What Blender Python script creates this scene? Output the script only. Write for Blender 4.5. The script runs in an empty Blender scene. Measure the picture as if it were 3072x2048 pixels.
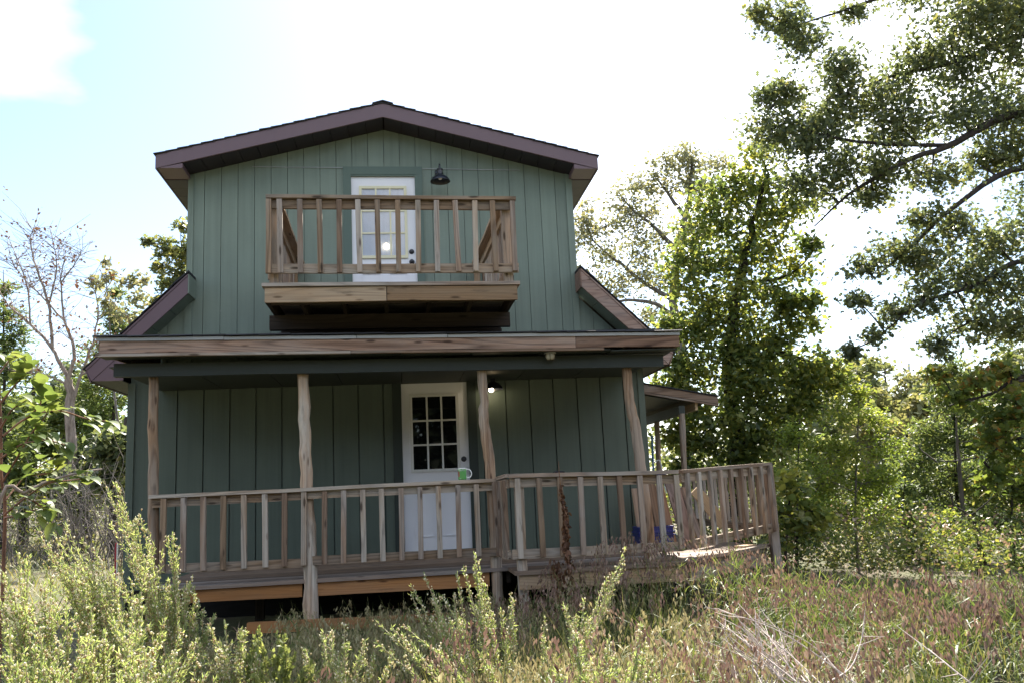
import bpy, math, random
import numpy as np
from mathutils import Vector, Matrix
R = math.radians
rng = np.random.default_rng(7)
random.seed(7)
SC = bpy.context.scene
COL = SC.collection

# ------------------------------------------------------------------ camera
CAM_LOC = Vector((3.13, -10.64, 1.65))
yaw, pitch, roll = R(7.69), R(9.84), R(-2.76)
fw = Vector((math.sin(yaw)*math.cos(pitch), math.cos(yaw)*math.cos(pitch), math.sin(pitch)))
rt = Vector((math.cos(yaw), -math.sin(yaw), 0))
up = rt.cross(fw)
rt2 = rt*math.cos(roll) + up*math.sin(roll)
up2 = -rt*math.sin(roll) + up*math.cos(roll)
cd = bpy.data.cameras.new('camera'); cam = bpy.data.objects.new('camera', cd); COL.objects.link(cam)
M = Matrix((rt2, up2, -fw)).transposed().to_4x4(); M.translation = CAM_LOC
cam.matrix_world = M
cd.sensor_width = 36; cd.lens = 36*2565/3072; cd.clip_start = .05; cd.clip_end = 2000
SC.camera = cam

# ------------------------------------------------------------------ light
SUN_EL, SUN_AZ = R(46), R(17)          # high sun behind the house, to the right
w = bpy.data.worlds.new('World'); SC.world = w; w.use_nodes = True
nt = w.node_tree; nt.nodes.clear()
def N(t, nt=nt, **k):
    n = nt.nodes.new(t)
    for a, b in k.items(): setattr(n, a, b)
    return n
out = N('ShaderNodeOutputWorld'); bg = N('ShaderNodeBackground')
sky = N('ShaderNodeTexSky', sky_type='NISHITA', sun_disc=False, sun_elevation=SUN_EL, sun_rotation=SUN_AZ, air_density=1.0, dust_density=.6)
tc = N('ShaderNodeTexCoord'); mp = N('ShaderNodeMapping'); mp.inputs['Scale'].default_value = (1.0, 1.0, 2.2); mp.inputs['Location'].default_value = (9, 4, 3)
ns = N('ShaderNodeTexNoise'); ns.inputs['Scale'].default_value = 1.7; ns.inputs['Detail'].default_value = 7; ns.inputs['Roughness'].default_value = .46
rp = N('ShaderNodeValToRGB'); rp.color_ramp.elements[0].position = .47; rp.color_ramp.elements[1].position = .76; rp.color_ramp.elements[0].color = (0, 0, 0, 1)
mx = N('ShaderNodeMix', data_type='RGBA'); mx.inputs[7].default_value = (15.6, 15.6, 15.7, 1)
L = nt.links.new
L(tc.outputs['Generated'], mp.inputs['Vector']); L(mp.outputs[0], ns.inputs['Vector']); L(ns.outputs['Fac'], rp.inputs[0])
L(rp.outputs[0], mx.inputs[0]); L(sky.outputs[0], mx.inputs[6]); L(mx.outputs[2], bg.inputs[0]); L(bg.outputs[0], out.inputs[0])
bg.inputs[1].default_value = .06
sd = bpy.data.lights.new('sun', 'SUN'); sun = bpy.data.objects.new('sun', sd); COL.objects.link(sun)
sv = Vector((math.sin(SUN_AZ)*math.cos(SUN_EL), math.cos(SUN_AZ)*math.cos(SUN_EL), math.sin(SUN_EL)))
sun.rotation_euler = sv.to_track_quat('Z', 'Y').to_euler(); sun.location = sv*60
sd.energy = 4.0; sd.angle = R(.6); sd.color = (1, .93, .82)
SC.view_settings.view_transform = 'Standard'; SC.view_settings.look = 'None'; SC.view_settings.gamma = 1
SC.view_settings.use_curve_mapping = False; SC.view_settings.exposure = 2.15
SC.render.engine = 'CYCLES'
SC.cycles.max_bounces = 7; SC.cycles.transparent_max_bounces = 8; SC.cycles.diffuse_bounces = 4
SC.cycles.use_denoising = True

# ------------------------------------------------------------------ helpers
WM = {}
def tag(o, label=None, cat=None, group=None, kind=None):
    for k, v in (('label', label), ('category', cat), ('group', group), ('kind', kind)):
        if v: o[k] = v
    return o
def link(o, parent=None, M=None):
    COL.objects.link(o)
    M = M or Matrix.Identity(4)
    WM[o.name] = M
    if parent is not None:
        o.parent = parent; o.matrix_parent_inverse = WM[parent.name].inverted()
    o.matrix_basis = M
    return o
def thing(name, loc, label, cat, group=None):
    return tag(link(bpy.data.objects.new(name, None), None, Matrix.Translation(loc)), label, cat, group)
def fast_mesh(name, V, F, smooth=False, tone=None):
    V = np.asarray(V, np.float32); F = np.asarray(F, np.int32)
    me = bpy.data.meshes.new(name); k = F.shape[1]
    me.vertices.add(len(V)); me.vertices.foreach_set('co', V.ravel())
    me.loops.add(F.size); me.loops.foreach_set('vertex_index', F.ravel())
    me.polygons.add(len(F)); me.polygons.foreach_set('loop_start', np.arange(0, F.size, k, dtype=np.int32))
    if smooth: me.polygons.foreach_set('use_smooth', np.ones(len(F), bool))
    me.update(calc_edges=True)
    if tone is not None:
        a = me.attributes.new('tone', 'FLOAT', 'POINT'); a.data.foreach_set('value', np.asarray(tone, np.float32))
    return me
def obj(name, V, F, mat, parent=None, M=None, smooth=False, tone=None):
    if isinstance(F, np.ndarray): me = fast_mesh(name, V, F, smooth, tone)
    else:
        me = bpy.data.meshes.new(name); me.from_pydata([tuple(v) for v in V], [], F); me.update()
        if smooth:
            for p in me.polygons: p.use_smooth = True
    if mat: me.materials.append(mat)
    return link(bpy.data.objects.new(name, me), parent, M)
def same(src, name, parent=None, M=None):
    return link(bpy.data.objects.new(name, src.data), parent, M)
def frame(p0, p1, upv=(0, 0, 1)):
    p0, p1 = Vector(p0), Vector(p1); x = (p1-p0).normalized(); u = Vector(upv)
    if abs(x.dot(u)) > .98: u = Vector((0, -1, 0))
    y = u.cross(x).normalized(); z = x.cross(y)
    m = Matrix((x, y, z)).transposed().to_4x4(); m.translation = (p0+p1)/2
    return m
def beam(name, p0, p1, wd, ht, mat, parent=None, upv=(0, 0, 1), warp=.0015, cut=0):
    """a sawn board from p0 to p1 (centre line); wd across, ht along upv; slightly uneven"""
    Ln = (Vector(p1)-Vector(p0)).length; n = max(1, min(8, int(Ln/.3)))
    V, F = [], []
    off = [(0, 0)]+[(random.gauss(0, warp), random.gauss(0, warp)) for _ in range(n-1)]+[(0, 0)]
    for i in range(n+1):
        x = -Ln/2+Ln*i/n; oy, oz = off[i]
        for sy, sz in ((-1, -1), (1, -1), (1, 1), (-1, 1)):
            xx = x
            if cut and i == 0: xx -= cut*sz*.5
            V.append((xx, sy*wd/2+oy, sz*ht/2+oz))
    for i in range(n):
        a = 4*i
        for j in range(4): F.append((a+j, a+4+j, a+4+(j+1) % 4, a+(j+1) % 4))
    F.append((0, 1, 2, 3)); F.append((4*n+3, 4*n+2, 4*n+1, 4*n))
    return obj(name, V, F, mat, parent, frame(p0, p1, upv))
def prism(name, poly, y0, y1, mat, parent=None, axis='y'):
    """polygon of (x,z) pushed from y0 to y1 (axis y), or (y,z) along x, or (x,y) along z"""
    n = len(poly)
    pt = {'y': lambda p, t: (p[0], t, p[1]), 'x': lambda p, t: (t, p[0], p[1]), 'z': lambda p, t: (p[0], p[1], t)}[axis]
    V = [pt(p, y0) for p in poly]+[pt(p, y1) for p in poly]
    F = [tuple(range(n)), tuple(range(2*n-1, n-1, -1))]+[(i+n, (i+1) % n+n, (i+1) % n, i) for i in range(n)]
    return obj(name, V, F, mat, parent)
def box(name, a, b, mat, parent=None):
    return prism(name, [(a[0], a[2]), (b[0], a[2]), (b[0], b[2]), (a[0], b[2])], a[1], b[1], mat, parent)
def tube_arrays(P, rad, k=6, off=0, lump=0):
    P = np.asarray(P, float); n = len(P); rad = np.broadcast_to(np.asarray(rad, float), (n,))
    T = np.gradient(P, axis=0); T /= np.linalg.norm(T, axis=1)[:, None]+1e-9
    ref = np.array([0, 1., 0]) if abs(T[0][1]) < .9 else np.array([1., 0, 0])
    A = np.cross(T, ref); A /= np.linalg.norm(A, axis=1)[:, None]+1e-9
    B = np.cross(T, A); th = np.arange(k)*2*np.pi/k
    r = rad[:, None]*(1+lump*rng.normal(size=(n, k)))
    V = P[:, None, :]+r[..., None]*(np.cos(th)[None, :, None]*A[:, None, :]+np.sin(th)[None, :, None]*B[:, None, :])
    i = np.arange(n-1)[:, None]*k; j = np.arange(k)[None, :]; j2 = (j+1) % k
    F = np.stack([i+j, i+j2, i+k+j2, i+k+j], -1).reshape(-1, 4)+off
    return V.reshape(-1, 3), F
class Acc:
    def __init__(s): s.V, s.F, s.T, s.n = [], [], [], 0
    def add(s, V, F, tone=0.):
        F = np.asarray(F)
        if F.shape[1] == 4:
            F = np.concatenate([F[:, [0, 1, 2]], F[:, [0, 2, 3]]])
            F = F[(F[:, 0] != F[:, 1]) & (F[:, 1] != F[:, 2]) & (F[:, 0] != F[:, 2])]
        s.V.append(V); s.F.append(F+s.n); s.T.append(np.broadcast_to(np.asarray(tone, float), (len(V),))); s.n += len(V)
    def tube(s, P, r, k=5, tone=0.): V, F = tube_arrays(P, r, k); s.add(V, F, tone)
    def make(s, name, mat, parent=None, smooth=False, M=None):
        V = np.concatenate(s.V)
        if M is not None: V = V
        return obj(name, V, np.concatenate(s.F), mat, parent, None, smooth, np.concatenate(s.T))
def lathe(name, prof, c, mat, parent=None, k=24, smooth=True):
    V, F = [], []
    for r, z in prof:
        for i in range(k):
            a = 2*math.pi*i/k; V.append((c[0]+r*math.cos(a), c[1]+r*math.sin(a), c[2]+z))
    for i in range(len(prof)-1):
        for j in range(k):
            a = i*k+j; b = i*k+(j+1) % k; F.append((a, b, b+k, a+k))
    return obj(name, V, F, mat, parent, None, smooth)
def spline(P, n):
    P = np.asarray(P, float); m = len(P)
    if m == 2: return P[0]+(P[1]-P[0])*np.linspace(0, 1, n)[:, None]
    Q = np.vstack([2*P[0]-P[1], P, 2*P[-1]-P[-2]]); o = []
    for t in np.linspace(0, m-1-1e-6, n):
        i = int(t); u = t-i; a, b, c, d = Q[i:i+4]
        o.append(.5*(2*b+(c-a)*u+(2*a-5*b+4*c-d)*u*u+(3*b-a-3*c+d)*u**3))
    return np.array(o)
def ground_z(x, y):
    x = np.asarray(x, float); y = np.asarray(y, float)
    z = .12+.026*np.clip(y+10, 0, 9)
    z = z+.035*np.clip(-1-x, 0, 30)*np.clip((y+4)/8, 0, 1)
    z = z-.055*np.clip(x-6.3, 0, 14)*np.clip((y+7)/5, 0, 1)
    return z

# ------------------------------------------------------------------ materials
def mat(name):
    m = bpy.data.materials.new(name); m.use_nodes = True
    n = m.node_tree.nodes; b = n['Principled BSDF']
    return m, m.node_tree, b
def nn(t, typ, **k):
    n = t.nodes.new(typ)
    for a, v in k.items(): setattr(n, a, v)
    return n
def mixc(t, fac, a, b, blend='MIX'):
    m = nn(t, 'ShaderNodeMix', data_type='RGBA', blend_type=blend)
    for i, v in ((0, fac), (6, a), (7, b)):
        if hasattr(v, 'links') or hasattr(v, 'is_linked'): t.links.new(v, m.inputs[i])
        else: m.inputs[i].default_value = v if i == 0 else (*v, 1)
    return m.outputs[2]
def ramp(t, src, *stops):
    r = nn(t, 'ShaderNodeValToRGB'); e = r.color_ramp.elements
    while len(e) < len(stops): e.new(.5)
    for s, (p, c) in zip(e, stops): s.position = p; s.color = (c, c, c, 1) if not hasattr(c, '__len__') else (*c, 1)
    t.links.new(src, r.inputs[0]); return r.outputs[0]
def coords(t, scale, rand=True):
    tcn = nn(t, 'ShaderNodeTexCoord'); mpn = nn(t, 'ShaderNodeMapping'); mpn.inputs['Scale'].default_value = scale
    t.links.new(tcn.outputs['Object'], mpn.inputs['Vector'])
    if rand:
        oi = nn(t, 'ShaderNodeObjectInfo'); cm = nn(t, 'ShaderNodeCombineXYZ'); ml = nn(t, 'ShaderNodeMath', operation='MULTIPLY'); ml.inputs[1].default_value = 37.
        t.links.new(oi.outputs['Random'], ml.inputs[0])
        for i in range(3): t.links.new(ml.outputs[0], cm.inputs[i])
        t.links.new(cm.outputs[0], mpn.inputs['Location'])
    return mpn.outputs[0]
def noise(t, vec, scale, detail=3, rough=.5, dist=0):
    n = nn(t, 'ShaderNodeTexNoise'); n.inputs['Scale'].default_value = scale; n.inputs['Detail'].default_value = detail
    n.inputs['Roughness'].default_value = rough; n.inputs['Distortion'].default_value = dist
    t.links.new(vec, n.inputs['Vector']); return n.outputs['Fac']
def bump(t, b, h, strength=.3, dist=.01):
    n = nn(t, 'ShaderNodeBump'); n.inputs['Strength'].default_value = strength; n.inputs['Distance'].default_value = dist
    t.links.new(h, n.inputs['Height']); t.links.new(n.outputs[0], b.inputs['Normal'])
def mth(t, op, a, b=None):
    m = nn(t, 'ShaderNodeMath', operation=op)
    for i, v in enumerate((a, b)):
        if v is None: continue
        if hasattr(v, 'is_linked'): t.links.new(v, m.inputs[i])
        else: m.inputs[i].default_value = v
    return m.outputs[0]
def wood(name, light, dark, grey, greyamt=.5, axis='x', rings=14, contrast=.85):
    """weathered timber, grain along the object's own axis"""
    m, t, b = mat(name)
    s = {'x': (.35, 5, 5), 'z': (5, 5, .35)}[axis]; s2 = {'x': (2.2, 90, 90), 'z': (90, 90, 2.2)}[axis]; s3 = {'x': (1.2, 7, 7), 'z': (7, 7, 1.2)}[axis]
    f = noise(t, coords(t, s), 1, 1.5, .4)
    g = mth(t, 'FRACT', mth(t, 'MULTIPLY', f, rings))
    g = ramp(t, g, (0, .1), (.35, .8), (.75, 1), (1, .0))
    fine = noise(t, coords(t, s2), 1, 4, .6)
    patch = noise(t, coords(t, s3), 1, 4, .6)
    gr = mth(t, 'ADD', mth(t, 'MULTIPLY', g, .55), mth(t, 'MULTIPLY', ramp(t, fine, (.3, 0), (.7, 1)), .45))
    c = mixc(t, mth(t, 'ADD', mth(t, 'MULTIPLY', gr, contrast), 1-contrast), dark, light)
    oi = nn(t, 'ShaderNodeObjectInfo')
    gf = mth(t, 'MULTIPLY', mth(t, 'ADD', ramp(t, patch, (.38, 0), (.62, 1)), mth(t, 'MULTIPLY', mth(t, 'SUBTRACT', oi.outputs['Random'], .5), .9)), greyamt)
    cl = nn(t, 'ShaderNodeClamp'); t.links.new(gf, cl.inputs[0])
    c2 = mixc(t, mth(t, 'ADD', mth(t, 'MULTIPLY', gr, .8), .2), tuple(x*.38 for x in grey), grey)
    c = mixc(t, cl.outputs[0], c, c2)
    blot = noise(t, coords(t, tuple(x*1.7 for x in s3)), 1, 5, .7)
    c = mixc(t, ramp(t, blot, (.60, 0), (.76, .55)), c, (.03, .024, .02))
    vo = nn(t, 'ShaderNodeTexVoronoi'); vo.inputs['Scale'].default_value = 1; t.links.new(coords(t, {'x': (3.2, 13, 13), 'z': (13, 13, 3.2)}[axis]), vo.inputs['Vector'])
    c = mixc(t, ramp(t, vo.outputs['Distance'], (.10, .8), (.2, 0)), c, tuple(x*.5 for x in dark))      # knots
    vm = mth(t, 'ADD', mth(t, 'MULTIPLY', oi.outputs['Random'], .66), .74)            # every board weathers to its own depth
    cv = nn(t, 'ShaderNodeCombineXYZ')
    for i in range(3): t.links.new(vm, cv.inputs[i])
    c = mixc(t, 1., c, cv.outputs[0], 'MULTIPLY')
    t.links.new(c, b.inputs['Base Color']); b.inputs['Roughness'].default_value = .78; b.inputs['Specular IOR Level'].default_value = .25
    bump(t, b, gr, .5, .003)
    return m
W_RAIL = wood('weathered_rail_wood', (.39, .27, .175), (.06, .036, .022), (.38, .335, .285), .8)
W_GREY = wood('grey_weathered_wood', (.33, .225, .155), (.085, .052, .036), (.37, .325, .285), .9)
W_FASCIA = wood('porch_fascia_wood', (.33, .20, .135), (.050, .024, .016), (.36, .30, .26), .45, rings=13, contrast=1.)
W_SKIRT = wood('orange_deck_skirt_wood', (.36, .17, .062), (.17, .070, .026), (.25, .17, .11), .35, contrast=.5)
W_RIM = wood('tan_rim_board_wood', (.36, .235, .135), (.15, .085, .045), (.33, .27, .2), .5, contrast=.6)
W_DECK = wood('grey_deck_board_wood', (.25, .195, .16), (.12, .085, .065), (.27, .24, .22), .9, contrast=.5)
W_DECKDIM = wood('dimmed_deck_board_wood', (.21, .145, .10), (.08, .048, .032), (.19, .16, .135), .6, contrast=.6)  # boards darkened in colour to stand in for tree shade on the deck
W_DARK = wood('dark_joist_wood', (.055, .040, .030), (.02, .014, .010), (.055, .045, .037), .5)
W_CRAWL = wood('crawlspace_shade_black', (.018, .015, .013), (.008, .007, .006), (.02, .018, .016), .3)  # near-black: the crawlspace shade is put into the colour
W_LOG = wood('peeled_log_wood', (.40, .265, .165), (.11, .055, .030), (.44, .395, .34), .8, axis='z', rings=11, contrast=.95)
W_PLY = wood('fresh_plywood', (.52, .37, .22), (.38, .25, .14), (.5, .38, .25), .3, contrast=.5)
W_BARGE = wood('brown_barge_wood', (.33, .215, .16), (.13, .075, .055), (.33, .27, .24), .5)
W_SLAB = wood('rough_slab_wood', (.40, .255, .155), (.12, .065, .04), (.32, .24, .18), .5, rings=10)
def paint(name, col, rough=.55, var=.12, stretch=(3, 3, .6), grainy=True, chips=None, streak=0):
    m, t, b = mat(name)
    v = coords(t, stretch); p = noise(t, v, 1, 5, .6)
    c = mixc(t, p, tuple(x*(1-var) for x in col), tuple(x*(1+var) for x in col))
    if grainy:
        f = noise(t, coords(t, (14, 14, 160)), 1, 3, .6)
        c = mixc(t, ramp(t, f, (.35, 0), (.7, .22)), c, tuple(x*.72 for x in col))
        bump(t, b, f, .18, .002)
    if streak:                                     # rain streaks and fading down the boards
        sn = noise(t, coords(t, (24, 24, .45)), 1, 4, .65); c = mixc(t, ramp(t, sn, (.42, 0), (.72, streak)), c, tuple(x*.55 for x in col))
        fn = noise(t, coords(t, (1.1, 1.1, .9)), 1, 3, .6); c = mixc(t, ramp(t, fn, (.45, 0), (.75, .28)), c, tuple(x*1.5 for x in col))
    if chips:
        f2 = noise(t, coords(t, (16, 16, 3.5)), 1, 4, .7)
        c = mixc(t, ramp(t, f2, (.73, 0), (.75, 1)), c, chips)
    t.links.new(c, b.inputs['Base Color']); b.inputs['Roughness'].default_value = rough; b.inputs['Specular IOR Level'].default_value = .35
    return m
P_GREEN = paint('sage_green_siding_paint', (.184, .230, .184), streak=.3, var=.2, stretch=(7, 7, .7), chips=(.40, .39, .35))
P_GREENL = paint('lower_green_siding_paint', (.098, .126, .100), streak=.3, var=.2, stretch=(6, 6, .6))  # darker than the upper siding, with porch shade partly in the colour
P_GREENB = paint('green_groove_paint', (.095, .122, .105))
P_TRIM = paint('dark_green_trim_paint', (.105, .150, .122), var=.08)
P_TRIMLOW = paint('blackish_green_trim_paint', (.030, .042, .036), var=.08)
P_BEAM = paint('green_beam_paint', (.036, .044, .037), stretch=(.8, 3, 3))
P_BROWN = paint('brown_coil_metal', (.150, .098, .110), rough=.38, var=.06, grainy=False)
P_SOFFIT = paint('brown_vinyl_soffit', (.026, .019, .028), rough=.4, var=.06, grainy=False)
P_WHITE = paint('white_door_paint', (.80, .80, .82), rough=.35, var=.02, grainy=False)
P_CREAM = paint('cream_lite_frame', (.74, .70, .48), rough=.4, var=.03, grainy=False)
P_WHITE2 = paint('off_white_lite_frame', (.66, .66, .63), rough=.4, var=.03, grainy=False)
def plain(name, col, rough=.5, metal=0, **kw):
    m, t, b = mat(name); b.inputs['Roughness'].default_value = rough; b.inputs['Metallic'].default_value = metal
    f = noise(t, coords(t, (9, 9, 9)), 1, 4, .6)
    t.links.new(mixc(t, f, tuple(x*.88 for x in col), tuple(min(1, x*1.12) for x in col)), b.inputs['Base Color'])
    for k, v in kw.items(): b.inputs[k].default_value = v
    return m
BLACK = plain('black_enamel', (.018, .02, .026), .28)
METAL = plain('galvanised_drip_edge', (.34, .34, .32), .45, .6)
BLUE = plain('blue_plastic', (.012, .02, .17), .38)
LBLUE = plain('light_blue_enamel', (.08, .22, .34), .4)
WHITEP = plain('white_glaze', (.8, .8, .78), .15)
GREENG = plain('green_glaze', (.11, .36, .10), .2)
REDP = plain('red_paint', (.35, .03, .05), .4)
BERRY = plain('dark_berry_skin', (.012, .008, .016), .25)
DIRT = plain('dry_soil', (.09, .065, .045), .95)
JAR = plain('frosted_jar_glass', (.42, .38, .28), .12)
def shingle_mat():
    m, t, b = mat('charcoal_asphalt_shingle'); v = coords(t, (40, 40, 40))
    t.links.new(mixc(t, noise(t, v, 3, 3, .7), (.012, .013, .016), (.055, .055, .06)), b.inputs['Base Color']); b.inputs['Roughness'].default_value = .9
    return m
SHINGLE = shingle_mat()
def pane_mat(name, col, rough=.03, spec=.5, emit=0):
    m, t, b = mat(name); b.inputs['Base Color'].default_value = (*col, 1); b.inputs['Roughness'].default_value = rough
    b.inputs['Specular IOR Level'].default_value = spec; b.inputs['Coat Weight'].default_value = .6; b.inputs['Coat Roughness'].default_value = .02
    return m
PANE_UP = pane_mat('sky_toned_pane_glass', (.50, .56, .68))  # pale base colour stands in for sky reflected in the glass
def clear_pane():
    m, t, b = mat('clear_pane_glass'); tr = nn(t, 'ShaderNodeBsdfTransparent'); gl = nn(t, 'ShaderNodeBsdfGlossy'); gl.inputs['Roughness'].default_value = .015
    fr = nn(t, 'ShaderNodeFresnel'); fr.inputs[0].default_value = 1.9; ms = nn(t, 'ShaderNodeMixShader')
    t.links.new(fr.outputs[0], ms.inputs[0]); t.links.new(tr.outputs[0], ms.inputs[1]); t.links.new(gl.outputs[0], ms.inputs[2]); t.links.new(ms.outputs[0], t.nodes['Material Output'].inputs[0])
    return m
PANE_CLEAR = clear_pane()
PANE_BACKING = plain('pale_blue_backing', (.60, .66, .78), .8)  # colour of the added sheet that gives the panes a reflected sky tone
PANE_LOW = pane_mat('dark_room_pane_glass', (.006, .007, .007), .02, .5)
def leaf_mat(name, c0, c1, c2, trans=.45, rough=.5, spec=.25, tboost=1.7, tb=.55):
    """c0..c2 leaf colours picked by the per-leaf 'tone' value"""
    m, t, b = mat(name)
    at = nn(t, 'ShaderNodeAttribute', attribute_name='tone')
    col = ramp(t, at.outputs['Fac'], (0, c0), (.5, c1), (1, c2))
    t.links.new(col, b.inputs['Base Color']); b.inputs['Roughness'].default_value = rough; b.inputs['Specular IOR Level'].default_value = spec
    tr = nn(t, 'ShaderNodeBsdfTranslucent'); tcol = mixc(t, 1., col, (tboost, tboost*.95, tboost*tb), 'MULTIPLY'); t.links.new(tcol, tr.inputs[0])
    ms = nn(t, 'ShaderNodeMixShader'); ms.inputs[0].default_value = trans
    t.links.new(b.outputs[0], ms.inputs[1]); t.links.new(tr.outputs[0], ms.inputs[2])
    t.links.new(ms.outputs[0], t.nodes['Material Output'].inputs[0])
    return m
LF_OAK = leaf_mat('oak_leaf', (.078, .102, .062), (.120, .148, .078), (.21, .20, .08), .48, .38, .6)
LF_MID = leaf_mat('hickory_leaf', (.082, .120, .048), (.140, .188, .064), (.28, .28, .075), .5, .38, .5)
LF_SPARSE = leaf_mat('thin_crown_leaf', (.15, .165, .125), (.20, .21, .15), (.26, .235, .15), .45, .4, .35)  # greyed leaf colour, the whitening of lens flare is put into it
LF_YEL = leaf_mat('yellow_green_leaf', (.12, .175, .04), (.19, .25, .055), (.31, .32, .075), .5)
LF_CEDAR = leaf_mat('cedar_spray', (.075, .11, .05), (.12, .165, .064), (.19, .21, .08), .42)
LF_FAR = leaf_mat('hazed_wood_leaf', (.11, .135, .07), (.16, .18, .09), (.22, .21, .115), .42)  # paler leaf colour, distance haze is put into it
LF_TREELINE = leaf_mat('darkened_treeline_leaf', (.006, .009, .004), (.010, .015, .006), (.03, .035, .02), .1)  # leaf colour darkened so the sunlit wood throws little light back
LF_RED = leaf_mat('dry_red_leaf', (.10, .045, .032), (.16, .07, .05), (.20, .12, .07), .2)
LF_SAP = leaf_mat('big_sapling_leaf', (.085, .13, .045), (.13, .18, .06), (.21, .24, .09), .42, .45, .3)
LF_WEED = leaf_mat('pale_weed_leaf', (.17, .23, .10), (.28, .345, .16), (.42, .46, .26), .45)
LF_BUD = leaf_mat('cream_bud', (.42, .30, .16), (.66, .60, .44), (.84, .82, .74), .25)
LF_LIME = leaf_mat('lime_sprig_leaf', (.15, .19, .08), (.22, .26, .11), (.32, .34, .16), .4)
LF_OATS = leaf_mat('seed_head', (.11, .066, .052), (.215, .138, .108), (.37, .28, .21), .3, tboost=1.1, tb=.9)
LF_BLADE = leaf_mat('grass_blade', (.06, .09, .032), (.12, .155, .052), (.30, .27, .12), .30)
LF_STRAW = leaf_mat('dry_straw', (.22, .145, .10), (.38, .27, .19), (.56, .46, .33), .3, tboost=1.1, tb=.8)
LF_PALE = leaf_mat('tan_seed_head', (.17, .14, .075), (.29, .255, .135), (.42, .39, .24), .35, tboost=1.15, tb=.85)
LF_UNDER = leaf_mat('undergrowth_leaf', (.05, .075, .03), (.10, .14, .045), (.24, .24, .075), .4)
LF_FINE = leaf_mat('fine_fennel_leaf', (.065, .10, .035), (.11, .155, .05), (.19, .22, .085), .42)
LF_DEAD = leaf_mat('dead_stalk', (.06, .03, .018), (.15, .07, .035), (.24, .13, .07), .2, tboost=1.1)
def bark(name, c0, c1):
    m, t, b = mat(name); f = noise(t, coords(t, (14, 14, 3)), 1, 5, .65)
    t.links.new(mixc(t, ramp(t, f, (.35, 0), (.65, 1)), c0, c1), b.inputs['Base Color']); b.inputs['Roughness'].default_value = .9
    bump(t, b, f, .6, .02); return m
BK_DARK = bark('dark_bark', (.022, .017, .014), (.06, .048, .04))
BK_PALE = bark('pale_bark', (.16, .12, .10), (.36, .29, .25))
BK_GREY = bark('grey_bark', (.08, .07, .062), (.2, .17, .15))
BK_RED = bark('reddish_sapling_bark', (.12, .055, .035), (.26, .13, .08))
STRAWM = bark('straw_stem', (.30, .23, .14), (.48, .38, .25))
WHITESTEM = bark('bleached_stem', (.42, .34, .30), (.66, .56, .50))
# ================================================================== the ground
def make_ground():
    xs = np.concatenate([np.linspace(-160, -22, 14), np.linspace(-20, 24, 111), np.linspace(26, 170, 14)])
    ys = np.concatenate([np.linspace(-60, -14, 12), np.linspace(-13, 22, 89), np.linspace(24, 230, 20)])
    X, Y = np.meshgrid(xs, ys); Z = ground_z(X, Y)+.025*np.sin(X*2.1+Y)*np.cos(Y*1.7)+rng.normal(size=X.shape)*.012
    V = np.stack([X, Y, Z], -1).reshape(-1, 3); nx, ny = len(xs), len(ys)
    i = np.arange(ny-1)[:, None]*nx+np.arange(nx-1)[None, :]
    F = np.stack([i, i+1, i+nx+1, i+nx], -1).reshape(-1, 4)
    m, t, b = mat('ground_litter'); v = coords(t, (1, 1, 1), False)
    a = noise(t, v, .6, 5, .6); f = noise(t, v, 16, 5, .7)
    c = mixc(t, ramp(t, f, (.3, 0), (.7, 1)), (.055, .042, .026), (.17, .125, .08))
    c = mixc(t, ramp(t, a, (.42, 0), (.6, .75)), c, (.075, .10, .03))
    t.links.new(c, b.inputs['Base Color']); b.inputs['Roughness'].default_value = .95; bump(t, b, f, .8, .03)
    tag(obj('ground', V, F, m, None, smooth=True), kind='structure')
make_ground()

# ================================================================== the cabin
CAB = thing('cabin', (3.05, 0, .3), 'two storey sage green cabin with brown gambrel roof, porch and upper balcony', 'cabin')
XC, PK, SL = 3.01, 6.357, .2555
DEPTH = 7.0
def wing_under(x):                       # underside of the lower 45 degree roof, at the wall
    return 4.03+(x-.56)*.97 if x < XC else 4.03+(5.50-x)*.97
def top_z(x):
    if x < .56 or x > 5.47: return wing_under(x)
    return PK-SL*abs(x-XC)
def up_outline(xa, xb, z0):              # board outline under the roof lines, with the ridge kept as a corner
    pts = [xa, xb]
    if xa < XC < xb: pts = [xa, XC, xb]
    return [(xa, z0), (xb, z0)]+[(x, top_z(x)) for x in reversed(pts)]
fw_ = obj('front_wall', *(lambda z: ([(-.05, .035, z), (6.22, .035, z), (6.22, .035, 3.1), (5.47, .035, 4.0), (5.46, .035, 5.73), (XC, .035, 6.35), (.56, .035, 5.73), (.55, .035, 4.0), (-.05, .035, 3.1)], [tuple(range(9))]))(.70), P_GREENB, CAB)
def siding(xa, xb, z0, z1f, mat_, cuts, th=.016):
    """one siding board between two grooves; cuts are (x0,x1,z0,z1) openings"""
    pieces = [(xa, xb, z0, None)]
    for cx0, cx1, cz0, cz1 in cuts:
        if xb <= cx0 or xa >= cx1: continue
        new = []
        for a, b, za, zb in pieces:
            if b <= cx0 or a >= cx1: new.append((a, b, za, zb)); continue
            if a < cx0: new.append((a, cx0, za, zb))
            if b > cx1: new.append((cx1, b, za, zb))
            a2, b2 = max(a, cx0), min(b, cx1)
            if cz0 > za: new.append((a2, b2, za, cz0))
            new.append((a2, b2, cz1, zb))
        pieces = new
    for a, b, za, zb in pieces:
        if b-a < .004: continue
        poly = z1f(a, b, za) if zb is None else [(a, za), (b, za), (b, zb), (a, zb)]
        y = random.uniform(-.001, .001)
        prism('siding_board', poly, y, y+th+.006, mat_, fw_)
D1 = (3.15, 3.963, .985, 3.02); D2 = (2.58, 3.393, 3.69, 5.725)
g = .97-.2032*5
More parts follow.
